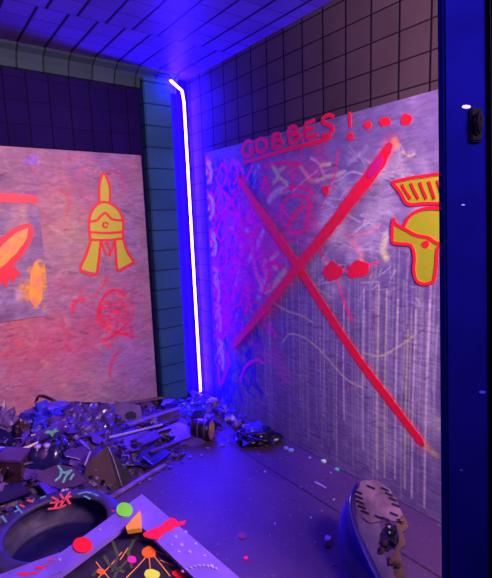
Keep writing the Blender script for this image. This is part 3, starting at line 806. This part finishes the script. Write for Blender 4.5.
for i, (u, v, mm, lab) in enumerate(((38, 460, NAVY, 'navy upright plastic bottle leaning left of the dusky one'), (47, 459, DUSK, 'dusky upright plastic bottle leaning right of the navy one'))):
    P = on_heap(u, v) + FN * .06; s = depth(P) / FPX
    axv = nv(.25, -.2, 1)
    prof2 = [(-12, 5), (-11, 6), (5, 6.2), (9, 5), (11, 2.6), (14, 2.6)]
    bm = tube([P + axv * a * s for a, r in prof2], [r * s for a, r in prof2], 16)
    o = tag(link('plastic_bottle', bm, mm, None, True), lab, 'bottle', None)
    link('bottle_cap', tube([P + axv * 14 * s, P + axv * 17 * s], 3.1 * s, 12), PALE, o, True)
    recentre(o)
# triangular panel with mint paint
o, P = panel('plastic_slab', [(30, 476), (44, 470), (58, 464), (72, 467), (87, 481), (76, 486), (60, 489), (44, 483)], (60, 479), UPN, .006, DUSK, 'broken triangular violet panel with mint green paint marks above the tyre', 'panel', .05)
mk = [[(58, 466), (62, 471), (60, 477), (55, 481)], [(72, 470), (66, 476), (63, 483)], [(60, 472), (66, 473), (70, 471)], [(74, 474), (70, 480)]]
for k, ln in enumerate(mk):
    bm = bmesh.new()
    for a_, b_ in zip(ln[:-1], ln[1:]): bar(bm, hitp(*a_, P, UPN) + UPN * .002, hitp(*b_, P, UPN) + UPN * .002, .012, .003, UPN)
    link('paint_mark', bm, MINT, o)['label'] = 'mint green mark'
recentre(o)
# tipped black screen: front, side, pale bezel edge
n1 = nv(-.35, -.8, .45)
o, P = panel('tipped_screen', [(107, 446), (119, 489), (112, 493), (98, 489), (83, 485), (86, 463)], (104, 472), n1, .012, DARK, 'tipped brown black screen panel standing on its corner in the heap', 'screen', .09)
poly = [hitp(u, v, P + n1 * .001, n1) for u, v in ((107, 446), (132, 477), (119, 490))]
link('side_panel', prism(poly, -n1, .05), BLACK, o)
link('bezel_edge', tube([hitp(u, v, P + n1 * .004, n1) for u, v in ((108, 447), (113, 458), (117, 470), (122, 486))], .0035, 6), LILAC, o)['label'] = 'pale bezel edge'
for u, v, r in ((97, 478, 1.6), (90, 484, 1.2), (104, 484, 1.4), (110, 488, 1), (96, 470, .8), (101, 490, 1)):
    link('paint_fleck', prism([hitp(x, y, P + n1 * .002, n1) for x, y in disc(u, v, r, r)], n1, .003), LILAC, o)
recentre(o)
# speaker housing with two round holes
n2 = nv(-.4, -.75, .55)
P = on_heap(123, 416) + Vector((0, 0, .03))
bm = prism([hitp(u, v, P, n2) for u, v in ((107, 412), (116, 401), (140, 405), (142, 419), (134, 428), (110, 430))], -n2, .03)
o = tag(link('speaker_housing', bm, mat('mauve_plastic', (.14, .075, .2), .4, .4, 12)), 'mauve speaker housing with two round dark holes below the left board', 'speaker')
for u, v in ((116, 419), (131, 416)):
    link('speaker_cone', prism([hitp(x, y, P + n2 * .002, n2) for x, y in disc(u, v, 6, 4.6, .1)], n2, .004), BLACK, o)
recentre(o)
# sticks and planks
def stick(name, a, b_, la, lb, w, h, m, label, cat, up=Vector((0, 0, 1))):
    A = on_heap(*a) + Vector((0, 0, la)); B = on_heap(*b_) + Vector((0, 0, lb))
    o = tag(link(name, bar(bmesh.new(), A, B, w, h, up, .002), m), label, cat)
    return recentre(o)
PLK = mat('grey_mauve_wood', (.17, .10, .2), .6, .4, 30)
stick('wooden_plank', (108, 410), (163, 401), .03, .03, .03, .016, PLK, 'thin wooden plank lying along the foot of the left board', 'plank')
stick('plastic_rod', (110, 446), (163, 431), .06, .05, .014, .012, PALE, 'long pale rod crossing the heap right of the tipped screen', 'rod')
stick('wooden_plank', (104, 503), (166, 466), .012, .012, .028, .012, LILAC, 'pale lilac strip lying on the floor along the front edge of the heap', 'plank')
stick('wooden_plank', (128, 432), (180, 414), .05, .05, .04, .012, PLK, 'mauve plank in the middle of the heap above the pale rod', 'plank')
stick('wooden_plank', (150, 455), (200, 437), .02, .03, .03, .014, DUSK, 'dusky plank near the front of the heap beside the paint can', 'plank')
stick('plastic_rod', (86, 478), (92, 470), .08, .12, .008, .008, PALE, 'short pale rod poking up left of the tipped screen', 'rod')
stick('plastic_rod', (8, 478), (34, 472), .06, .06, .01, .01, LILAC, 'thin lilac rod in front of the bowed cover', 'rod')
# flattened cartons, film and slabs in the right half of the heap
for nm, px, ctr, n_, th, mm, lab, cat, lf in (
    ('flattened_carton', [(112, 440), (148, 430), (162, 436), (128, 452)], (138, 440), TOP, .014, VIOL, 'violet flattened carton right of the tipped screen', 'carton', .02),
    ('plastic_slab', [(140, 418), (168, 408), (186, 416), (158, 428)], (163, 418), UPN, .01, DUSK, 'dusky broken panel lying under the mauve plank', 'panel', .03),
    ('plastic_slab', [(148, 434), (178, 422), (200, 430), (168, 446)], (172, 434), TOP, .012, LILAC, 'lilac broken panel sloping toward the floor in front of the corner', 'panel', .02),
    ('plastic_slab', [(160, 404), (186, 402), (200, 409), (172, 414)], (178, 408), UPN, .01, NAVY, 'navy broken panel at the foot of the teal tiled pilaster', 'panel', .03),
    ('plastic_slab', [(132, 456), (152, 446), (172, 452), (150, 468), (136, 466)], (152, 456), TOP, .01, NAVY, 'navy broken panel at the front edge of the heap', 'panel', .012),
    ('plastic_slab', [(64, 452), (82, 446), (92, 456), (78, 468), (66, 464)], (78, 457), FN, .01, VIOL, 'violet broken panel left of the tipped screen', 'panel', .05),
    ('plastic_slab', [(-14, 424), (6, 430), (18, 442), (0, 450), (-14, 446)], (2, 438), UPN, .01, NAVY, 'navy broken panel below the pale bag at the far left', 'panel', .02),
    ('plastic_slab', [(176, 440), (194, 432), (206, 442), (188, 452)], (190, 442), UPN, .008, VIOL, 'small violet panel just left of the paint can', 'panel', .01),
    ('plastic_slab', [(-14, 488), (20, 482), (30, 492), (4, 502), (-14, 504)], (6, 490), TOP, .01, NAVY, 'navy panel lying between the bowed cover and the tyre', 'panel', .02),
):
    o, P = panel(nm, px, ctr, n_, th, mm, lab, cat, lf); recentre(o)
P = on_heap(188, 414)
bm = tri_sheet(hitp(172, 424, P, UPN), hitp(204, 420, P, UPN) - hitp(172, 424, P, UPN), hitp(178, 404, P, UPN) - hitp(172, 424, P, UPN), 18, 12, .03, 9.1)
recentre(tag(link('plastic_film', bm, BLUE), 'bright blue crumpled film at the foot of the LED strip', 'film'))
lump('crumpled_wad', 150, 422, 18, 10, LILAC, 'lilac crumpled wad on the middle of the heap', 'wad', 12, .5)
lump('crumpled_wad', 168, 440, 14, 8, BLACK, 'black crumpled wad on the front slope of the heap', 'wad', 13, .5)
lump('crumpled_wad', 74, 415, 12, 8, VIOL, 'violet wad resting on the rumpled purple sheet', 'wad', 14, .4, .03)
lump('crumpled_wad', 178, 456, 16, 7, DARK, 'dark wad on the floor at the front edge of the heap', 'wad', 15, .5)
lump('crumpled_wad', 60, 450, 16, 16, NAVY, 'navy wad right of the two upright bottles', 'wad', 16, .4, .03)
# paint can on its side
A = on_heap(206, 436) + Vector((-.02, 0, .055)); dirv = nv(.62, -.72, .04)
s = depth(A) / FPX
bm = tube([A - dirv * .075, A - dirv * .07, A + dirv * .05, A + dirv * .055], [.068, .072, .072, .068], 22)
o = tag(link('paint_can', bm, BLACK, None, True), 'dark paint can lying below the LED strip with a rusty orange end', 'can')
link('can_end', tube([A + dirv * .056, A + dirv * .062], .062, 22), mat('rusty_orange_metal', (.6, .26, .1), .5, .5, 16), o)
link('can_rim', tube([A + dirv * (.062) + (Vector((0, 0, 1)) * math.cos(k) + dirv.cross(Vector((0, 0, 1))) * math.sin(k)) * .066 for k in np.linspace(0, 2 * PI, 25)], .004, 6), LILAC, o)
for q in (-.03, .02):
    link('can_band', tube([A + dirv * q, A + dirv * (q + .012)], .0735, 22), DUSK, o)
recentre(o)
# black sack with a blue top
P = hit(260, 443, 2, .0)
bm = crumple((.16, .11, .05), 21, .28, 4); bmesh.ops.rotate(bm, matrix=Matrix.Rotation(-.75, 3, 'Z'), verts=bm.verts); bmesh.ops.translate(bm, vec=P + Vector((.0, .04, .035)), verts=bm.verts)
for v in bm.verts: v.co.z = max(v.co.z, .004); v.co.x = min(v.co.x, -.012)
o = tag(link('rubbish_sack', bm, BLACK), 'black crumpled rubbish sack with a blue top against the right board', 'sack')
bm = crumple((.075, .065, .035), 22, .25, 3); bmesh.ops.translate(bm, vec=P + Vector((.01, .085, .075)), verts=bm.verts)
for v in bm.verts: v.co.x = min(v.co.x, -.012)
link('blue_liner', bm, BLUE, o); recentre(o)
# heap of pale scraps in the corner
k = 0
for u, v, mm, w in ((212, 412, PALE, 12), (224, 409, LILAC, 10), (218, 421, BLUE, 12), (229, 418, PALE, 9), (236, 424, LILAC, 10), (242, 417, VIOL, 8), (226, 430, VIOL, 10), (234, 434, PALE, 7), (214, 404, TAN, 9), (246, 428, LILAC, 8), (221, 414, PNK, 6), (240, 431, BLUE, 8), (206, 418, LILAC, 9), (198, 424, VIOL, 9), (231, 411, BLUE, 8), (228, 425, LILAC, 6)):
    P = hit(u, v, 0, -.06 - .02 * (k % 5)); P.z = max(P.z, .02)
    if P.y > -.12: P.y = -.12
    s = depth(P) / FPX
    bm = crumple((w * s * .6, w * s * .5, w * s * .42), 30 + k, .55, 2)
    bmesh.ops.rotate(bm, matrix=Matrix.Rotation(k * 1.1, 3, 'Z'), verts=bm.verts); bmesh.ops.translate(bm, vec=P, verts=bm.verts)
    for q in bm.verts: q.co.x = min(q.co.x, -.006); q.co.z = max(q.co.z, .004)
    nmx = {'pale_plastic': 'pale', 'lilac_plastic': 'lilac', 'blue_plastic_film': 'blue', 'violet_plastic': 'violet', 'torn_tan_card': 'tan', 'magenta_paint': 'magenta'}[mm.name]
    recentre(tag(link('crumpled_scrap', bm, mm), '%s crumpled scrap heaped in the corner below the LED strip' % nmx, 'scrap', '%s scraps heaped in the corner' % nmx)); k += 1
# hook of cable at the back of the heap
pts = [on_heap(36, 400), on_heap(40, 397) + Vector((0, 0, .02)), on_heap(52, 402) + Vector((0, 0, .03)), on_heap(66, 408) + Vector((0, 0, .02)), on_heap(80, 407) + Vector((0, 0, .03)), on_heap(100, 402)]
for q in pts: q.y = min(q.y, -.03)
recentre(tag(link('cable', tube(smooth_line(pts, 6), .006, 6), BLACK, None, True), 'thin black cable trailing along the top of the heap from the blue film bag', 'cable'))

# loose shards lying over the heap, one by one
kinds = ((LILAC, 'lilac'), (DUSK, 'dusky violet'), (VIOL, 'violet'), (BLACK, 'black'), (PALE, 'pale'), (NAVY, 'navy'), (BLUE, 'blue'))
rs = random.Random(5)
protos = []
for k in range(7):
    bm = bmesh.new()
    kk = rs.choice((4, 5, 6))
    poly = [Vector((math.cos(2 * PI * i / kk) * rs.uniform(.5, 1.2), math.sin(2 * PI * i / kk) * rs.uniform(.35, .8), 0)) for i in range(kk)]
    prism(poly, (0, 0, 1), .12, bm)
    bmesh.ops.bevel(bm, geom=[e for e in bm.edges if e.is_boundary or len(e.link_faces) == 2 and e.calc_face_angle(0) > .5], offset=.02, segments=1, affect='EDGES')
    protos.append(bm)
meshes = {}
for i in range(80):
    for _ in range(30):
        u = rs.uniform(-5, 215); v = rs.uniform(402, 492)
        lim = 500 - .43 * max(0, u - 60)
        if v > lim: continue
        P = on_heap(u, v)
        if P.z > .012 and P.y < -.12: break
    else: continue
    mi = rs.choices(range(7), (3, 3, 3, 2, 1, 2, 1))[0]; mm, nmx = kinds[mi]
    pk = rs.randrange(7)
    if (pk, mi) not in meshes:
        me = bpy.data.meshes.new('plastic_shard'); b2 = protos[pk].copy(); bmesh.ops.recalc_face_normals(b2, faces=b2.faces); b2.to_mesh(me); b2.free(); me.materials.append(mm); meshes[(pk, mi)] = me
    o = bpy.data.objects.new('plastic_shard', meshes[(pk, mi)]); C.objects.link(o)
    sc = rs.uniform(.03, .085)
    o.scale = (sc * rs.uniform(.8, 1.8), sc, sc * rs.uniform(.5, 1)); o.rotation_euler = (rs.uniform(-.2, .9), rs.uniform(-.5, .5), rs.uniform(0, 6.28))
    o.location = P + Vector((0, 0, .012))
    tag(o, '%s plastic shard lying loose on the rubble heap' % nmx, 'shard', '%s shards lying on the heap' % nmx)

# ------------------------------------------------------------------ tyre
tyre = empty('tyre', 'dusty car tyre lying flat at the lower left with red and mint paint marks', 'tyre')
TC = Vector((-1.56, -1.262, 0)); TH = .165
RO, RI = .30, .222
pr = [(RI, .01), (RI + .005, .0), (RO - .03, .0), (RO - .006, .018), (RO, .05), (RO, TH - .05), (RO - .006, TH - .018), (RO - .022, TH - .002), (RI + .02, TH), (RI + .004, TH - .004), (RI, TH - .014), (RI + .012, TH - .03), (RO - .02, TH - .045), (RO - .02, .045), (RI + .012, .03)]
bm = bmesh.new(); sg = 72; prev = first = None
for k in range(sg):
    a = 2 * PI * k / sg
    ring = [bm.verts.new(TC + Vector((math.cos(a) * r, math.sin(a) * r, z + .001))) for r, z in pr]
    if prev:
        for j in range(len(pr)): bm.faces.new((prev[j], prev[(j + 1) % len(pr)], ring[(j + 1) % len(pr)], ring[j]))
    else: first = ring
    prev = ring
for j in range(len(pr)): bm.faces.new((prev[j], prev[(j + 1) % len(pr)], first[(j + 1) % len(pr)], first[j]))
body = link('carcass', bm, RUBBER, tyre, True)
link('shade_disc', tube([TC + Vector((0, 0, .004)), TC + Vector((0, 0, .012))], RI + .004, 48), NAVY, tyre)  # navy disc added in the hollow; its colour stands for the shade inside
bm = bmesh.new()
for k in range(48):
    a = 2 * PI * k / 48
    for z in (.05, .083, .116):
        add_box(bm, TC + Vector((math.cos(a) * (RO + .001), math.sin(a) * (RO + .001), z)), (.012, .022, .026), Matrix.Rotation(a, 3, 'Z'))
link('tread', bm, mat('black_tread_rubber', (.03, .025, .04), .7, .3, 20), tyre)
tt = lambda u, v: hit(u, v, 2, TH + .001)
def marks(name, parent, lines, m, w, h):
    for ln in lines:
        bm = bmesh.new()
        for a_, b_ in zip(ln[:-1], ln[1:]): bar(bm, tt(*a_), tt(*b_), w, h)
        o = link('paint_mark', bm, m, parent)
        o['label'] = 'mint green paint mark' if m is MINT else 'orange red paint mark'
marks('paint_marks', tyre, [[(52, 497), (58, 501), (55, 508)], [(60, 494), (64, 500), (60, 507)], [(70, 492), (66, 498), (70, 504)], [(50, 503), (60, 502), (71, 496)], [(48, 509), (58, 508), (66, 505)], [(27, 500), (33, 502)], [(20, 505), (24, 507)]], mat('orange_red_paint', (.95, .1, .06), .5, .2, 20), .012, .003)
marks('paint_marks', tyre, [[(78, 494), (86, 492), (94, 494)], [(84, 496), (90, 499)], [(92, 493), (98, 496)], [(14, 512), (18, 510)], [(2, 516), (6, 522)], [(16, 506), (22, 513)], [(40, 498), (46, 496)]], MINT, .009, .003)
set_base(tyre, TC)

# ------------------------------------------------------------------ low table with a plank frame, lower left
tab = empty('framed_table', 'low table with a violet plank frame and paint dots at the bottom of the picture', 'table')
Z0 = .36
P0 = hit(142, 494, 2, Z0); P2_ = hit(234, 573, 2, Z0)
bdir = (P2_ - P0).normalized()
d1 = ray(60, 553); tpar = (P0 - CAM).dot(bdir) / d1.dot(bdir); P1_ = CAM + d1 * tpar
adir = (P1_ - P0).normalized()
tn = bdir.cross(adir)
if tn.z < 0: tn = -tn
WD = .098
VPL = mat('violet_painted_plank', (.20, .11, .62), .55, .25, 12, bump=.2)
LA, LBn = .62, .85
def tp(a, b_, z=0.): return P0 + adir * a + bdir * b_ + tn * z
def tpx(u, v, z=0.):
    q = hitp(u, v, P0 + tn * z, tn); return q
TT = .022
for nm, poly in (('frame_plank', [(0, 0), (LA, 0), (LA, WD), (.0, WD)]), ('frame_plank', [(0, WD + .001), (WD, WD + .001), (WD, LBn), (0, LBn)]), ('frame_plank', [(WD + .001, LBn - WD), (LA, LBn - WD), (LA, LBn), (WD + .001, LBn)]), ('frame_plank', [(LA - WD, WD + .001), (LA, WD + .001), (LA, LBn - WD - .001), (LA - WD, LBn - WD - .001)])):
    bm = prism([tp(a, b_) for a, b_ in poly], -tn, TT)
    bmesh.ops.bevel(bm, geom=[e for e in bm.edges if len(e.link_faces) == 2 and e.calc_face_angle(0) > .5], offset=.003, segments=2, affect='EDGES')
    link(nm, bm, VPL, tab)
inner = link('inset_panel', prism([tp(a, b_, -.045) for a, b_ in ((WD * .6, WD * .6), (LA - WD * .6, WD * .6), (LA - WD * .6, LBn - WD * .6), (WD * .6, LBn - WD * .6))], -tn, .01), mat('dark_splattered_panel', (.03, .02, .06), .4, .6, 16), tab)
for a, b_ in ((.03, .03), (LA - .03, .03), (.03, LBn - .03), (LA - .03, LBn - .03)):
    q = tp(a, b_, -TT); bm = box(Vector((q.x, q.y, (q.z - .003) / 2 + .001)), (.045, .045, q.z - .004), None, .003)
    link('leg', bm, DUSK, tab)
def tblob(name, px, m, z=0., th=.003, lab=None):
    o = link(name, prism([tpx(u, v, z) for u, v in px], tn, th), m, tab)
    if lab: o['label'] = lab
    return o
tblob('paint_dot', disc(83, 546, 9.5, 8, .08, 1), mat('hot_red_paint', (.98, .01, .02), .5, .05, 20), lab='red paint dot', th=.006)
tblob('paint_dot', disc(124.5, 510.5, 8.2, 7, .08, 2), GRN, lab='bright green paint dot', th=.006)
tblob('paint_splat', [(143, 534), (152, 530), (160, 527), (166, 522), (172, 518), (176, 520), (178, 523), (186, 521), (184, 525), (176, 527), (170, 531), (163, 534), (158, 540), (150, 539), (144, 537)], RED, lab='long red splat', th=.004)
for u, v, r in ((40, 568, 5), (24, 574, 6), (52, 560, 3.5), (34, 573, 4), (47, 566, 2.5), (113, 511, 2)):
    tblob('paint_fleck', disc(u, v, r, r * .3, .5, u), CRIM, .0065 if v > 550 else 0., .002, lab='crimson fleck')
for u, v, r in ((176, 537, 1.5), (182, 545, 1.8), (190, 552, 1.5), (196, 544, 1.3), (205, 556, 1.4), (186, 532, 1.2), (212, 566, 1.6), (179, 552, 1.3), (172, 545, 1), (60, 560, 1.5), (100, 530, 1.2), (20, 570, 1.2)):
    tblob('paint_fleck', disc(u, v, r, r * .9, .3, u), PALE, lab='pale fleck')
tblob('plank_offcut', [(-14, 580), (0, 575.6), (18, 569), (36, 562), (52, 556.5), (60, 553.5), (57, 562), (62, 572), (50, 577), (30, 590), (-14, 600)], VPL, .001, .006, 'broken violet plank end')
# corner block, orange
o = tblob('corner_block', [(127, 530), (141, 514), (142, 532), (128, 534)], mat('orange_painted_wood', (.95, .42, .03), .5, .2, 20), th=.02, lab='orange painted corner block')
zi = -.044
for i, (u, v, rx, ry, m_, lab) in enumerate(((149, 553, 7, 5.5, mat('hot_orange_paint', (.98, .16, .02), .5, .1, 20), 'orange paint dot'), (152, 575, 8, 5, mat('lime_paint', (.7, .95, .05), .5, .1, 20), 'lime paint dot'), (181, 574, 9, 4.5, RED, 'red paint dot'), (132, 560, 4.5, 3.5, PNK, 'magenta paint dot'), (101, 572, 4, 3, mat('hot_orange_paint', (.98, .16, .02)), 'small orange paint dot'))):
    tblob('paint_dot', disc(u, v, rx, ry, .25, i + 7), m_, zi, .004, lab)
for ln in ([(149, 556), (150, 566), (151, 574)], [(154, 556), (162, 566), (170, 576)], [(146, 557), (138, 566), (126, 578)], [(156, 551), (168, 556)], [(96, 562), (104, 572), (112, 582)], [(122, 552), (110, 566), (98, 578)], [(128, 548), (120, 560)], [(160, 560), (174, 566)]):
    bm = bmesh.new()
    for a_, b_ in zip(ln[:-1], ln[1:]): bar(bm, tpx(*a_, zi + .001), tpx(*b_, zi + .001), .003, .002, tn)
    link('paint_string', bm, ORG, tab)['label'] = 'thin orange string of paint'
for ln in ([(112, 540), (118, 556), (112, 572)], [(104, 556), (110, 566), (124, 572)], [(128, 560), (118, 570), (112, 582)], [(100, 568), (92, 576)], [(134, 540), (128, 552), (132, 568)]):
    bm = bmesh.new()
    for a_, b_ in zip(ln[:-1], ln[1:]): bar(bm, tpx(*a_, zi + .001), tpx(*b_, zi + .001), .012, .002, tn)
    link('paint_smear', bm, mat('olive_green_paint', (.08, .12, .04), .5, .4, 20), tab)['label'] = 'olive green smear'
for k in range(9):
    u, v = 183 + 4.2 * k, 572 - 6 * math.sin(PI * k / 9.5)
    tblob('paint_drop', disc(u, v, 1.3, 1, .2, k), PALE, th=.005, lab='pale drop')
set_base(tab, Vector((P0.x, P0.y, 0)))

# ------------------------------------------------------------------ broken appliance at the lower right
app = empty('broken_appliance', 'broken appliance casing with glossy blue rim and torn vented beige back at lower right', 'appliance')
AN = nv(-.62, -.25, .74)                                    # its open back faces up into the room
AC = hit(374, 552, 2, .16)
def ap(u, v, z=0.): return hitp(u, v, AC + AN * z, AN)
# shell: the curved side of the casing, bulging out to the left, rolled over at its lip
outer = [(357, 484), (347, 497), (339, 516), (336, 535), (339, 556), (347, 575), (360, 600)]
lip = [(359, 485), (353, 499), (354, 515), (360, 532), (369, 550), (379, 571), (392, 598)]
o3 = [Vector(q) for q in smooth_line([tuple(ap(u, v, -.03)) for u, v in outer], 7)]
l3 = [Vector(q) for q in smooth_line([tuple(ap(u, v, .012)) for u, v in lip], 7)]
bm = bmesh.new(); rows = []
for a_, b_ in zip(o3, l3):
    w_ = (b_ - a_).length
    inn = (b_ - a_).normalized()
    row = [a_ - AN * .09 + inn * .02, a_ - AN * .04, a_ + inn * w_ * .12 + AN * .004, a_ + inn * w_ * .4 + AN * .026, a_ + inn * w_ * .62 + AN * .035, a_ + inn * w_ * .78 + AN * .046, a_ + inn * w_ * .92 + AN * .04, b_ + AN * .01, b_ - AN * .05, b_ - AN * .1]
    rows.append([bm.verts.new(q) for q in row])
for r0, r1 in zip(rows[:-1], rows[1:]):
    for k in range(len(r0)): bm.faces.new((r0[k], r0[(k + 1) % len(r0)], r1[(k + 1) % len(r0)], r1[k]))
bm.faces.new(rows[0]); bm.faces.new(rows[-1][::-1])
for v in bm.verts:
    v.co.z = max(v.co.z, .003); v.co.x = min(v.co.x, -.006)
ctr = AC.copy()
link('shell', bm, mat('glossy_blue_shell', (.012, .01, .3), .2, .25, 6, coat=.5, bump=.03), app, True)
# vented back plate, in pieces around the hole
def ragged(px, amp=1., sub=4):
    out = []
    for i, (a_, b_) in enumerate(zip(px, px[1:] + px[:1])):
        for k in range(sub):
            t_ = k / sub
            out.append((a_[0] + (b_[0] - a_[0]) * t_ + (rs.uniform(-amp, amp) if k else 0), a_[1] + (b_[1] - a_[1]) * t_ + (rs.uniform(-amp, amp) if k else 0)))
    return out
def plate(name, px, m, z, th):
    px = ragged(px)
    return link(name, prism([ap(u, v, z) for u, v in px], AN, th), m, app)
plate('back_plate', [(361, 482), (378, 481), (390, 490), (398, 503), (404, 516), (396, 522), (384, 521), (372, 524), (364, 518), (357, 508), (356, 494)], BEIGE, .02, .012)
plate('back_plate', [(364, 519), (372, 525), (380, 522), (382, 532), (378, 544), (384, 556), (392, 568), (396, 582), (380, 590), (374, 572), (366, 550), (359, 532), (357, 516)], mat('mauve_beige_plastic', (.2, .13, .26), .5, .4, 16), .012, .012)
plate('torn_lining', [(396, 523), (404, 517), (409, 527), (403, 534), (406, 545), (399, 552), (402, 562), (406, 578), (402, 592), (390, 590), (389, 572), (386, 562), (392, 556), (398, 548), (400, 536)], TAN, .008, .012)
for k, (u, v) in enumerate(((357, 492), (358, 497), (359, 502), (361, 507), (364, 512), (384, 489), (388, 494), (392, 499), (395, 505), (378, 517), (385, 519), (370, 487), (393, 514))):
    a_, b_ = ap(u - 3, v - 1.5, .033), ap(u + 5, v + 2, .033)
    link('vent_slot', bar(bmesh.new(), a_, b_, .008, .004, AN), BLACK, app)
plate('hole', [(381, 531), (388, 523), (397, 526), (399, 540), (395, 549), (386, 552), (379, 544)], BLACK, .006, .004)['label'] = 'dark ragged hole'
for k, (u, v, w, m_) in enumerate(((391, 531, 9, BLACK), (394, 541, 9, BLACK), (385, 543, 7, DARK), (392, 560, 10, TAN), (389, 527, 3.5, PALE), (398, 566, 6, DARK), (402, 520, 8, TAN), (381, 550, 8, DARK))):
    q = ap(u, v, .02); s = depth(q) / FPX
    bm = crumple((w * s * .6, w * s * .5, w * s * .4), 60 + k, .5, 2); bmesh.ops.translate(bm, vec=q, verts=bm.verts)
    for v_ in bm.verts: v_.co.x = min(v_.co.x, -.004)
    link('torn_lump', bm, m_, app)
set_base(app, Vector((ctr.x, ctr.y, 0)))

# ------------------------------------------------------------------ chips strewn on the open floor
def chip(u, v, r, m, label, group=None, el=.6, rot=0.):
    q = hit(u, v, 2, 0.); s = depth(q) / FPX
    bm = bmesh.new(); kk = 6
    poly = [Vector((math.cos(2 * PI * i / kk) * r * s * rs.uniform(.7, 1.2), math.sin(2 * PI * i / kk) * r * s * rs.uniform(.7, 1.2), 0)) for i in range(kk)]
    prism([Matrix.Rotation(rot, 3, 'Z') @ p for p in poly], (0, 0, 1), max(.004, r * s * el), bm)
    o = link('floor_chip', bm, m); o.location = (q.x, q.y, .0005)
    tag(o, label, 'chip', group)
chip(328, 541, 3.6, PALE, 'largest pale chip on the floor, left of the broken appliance', None, 1.)
chip(327, 546, 3, BLACK, 'small black chip beside the largest pale chip on the floor', None, .5)
chip(246, 559, 2.4, CRIM, 'pinkish red chip on the floor right of the framed table')
chip(324, 462, 2.8, mat('lime_plastic', (.5, .9, .4), .5, .2, 20), 'lime green chip at the foot of the right board')
chip(337, 470, 2.4, MINT, 'mint chip at the foot of the right board right of the lime one')
for u, v in ((286, 449), (291, 451)): chip(u, v, 2.8, mat('icy_cyan_plastic', (.2, .32, .45), .4, .2, 20), 'icy white chip on the floor beside the black sack', 'icy chips beside the black sack')
A = hit(315, 482, 2, .004); B = hit(326, 488, 2, .004)
recentre(tag(link('plastic_stick', bar(bmesh.new(), A, B, .01, .006), PALE), 'short white stick lying on the floor near the right board', 'stick'))
spots = [(307, 486), (301, 487), (327, 478), (331, 473), (275, 524), (290, 516), (311, 518), (322, 511), (283, 500), (315, 543), (250, 480), (265, 472), (250, 500), (333, 565), (270, 536), (293, 500), (243, 487), (300, 470), (259, 455), (310, 458), (342, 478), (280, 459), (298, 456), (334, 500)]
for u, v in spots:
    chip(u, v, rs.uniform(.8, 1.6), rs.choice((PALE, LILAC, DUSK, LILAC)), 'tiny pale chip lying on the open dark floor', 'tiny pale chips on the floor', .5)
for u, v in ((215, 441), (228, 442), (222, 446), (208, 449), (190, 458), (196, 462), (182, 463), (170, 468), (176, 474), (160, 472), (150, 480), (140, 484), (236, 444), (202, 456), (168, 462), (152, 474), (132, 486), (240, 449)):
    chip(u, v, rs.uniform(1., 2.2), rs.choice((LILAC, LILAC, VIOL, BLUE)), 'small bluish chip scattered along the front edge of the heap', 'bluish chips along the heap edge', .7)
chip(242, 536, 5, mat('dull_crimson_paint', (.2, .02, .05), .6, .3, 20), 'dull red paint spot on the floor right of the framed table', None, .05)

# ------------------------------------------------------------------ light
w = bpy.data.worlds.new('room_gloom'); bpy.context.scene.world = w
w.use_nodes = True
w.node_tree.nodes['Background'].inputs[0].default_value = (.14, .05, .75, 1)
w.node_tree.nodes['Background'].inputs[1].default_value = .22
def area(name, loc, tgt, size, power, col, shape='SQUARE'):
    l = bpy.data.lights.new(name, 'AREA'); l.size = size; l.energy = power; l.color = col
    o = bpy.data.objects.new(name, l); C.objects.link(o); o.location = loc
    o.rotation_euler = (Vector(tgt) - Vector(loc)).to_track_quat('-Z', 'Y').to_euler()
    return o
area('ceiling_lamp', (-.75, -3.75, 2.5), (-.8, -.3, 1.), .7, 205, (1., .60, .72))
area('black_light', (-1.6, -2.6, 2.66), (-1.2, -1.0, 0), .6, 21, (.14, .04, 1.))

vs = bpy.context.scene.view_settings
bpy.context.scene.display_settings.display_device = 'sRGB'
vs.view_transform = 'Standard'; vs.look = 'None'; vs.exposure = 0.; vs.gamma = 1.; vs.use_curve_mapping = False
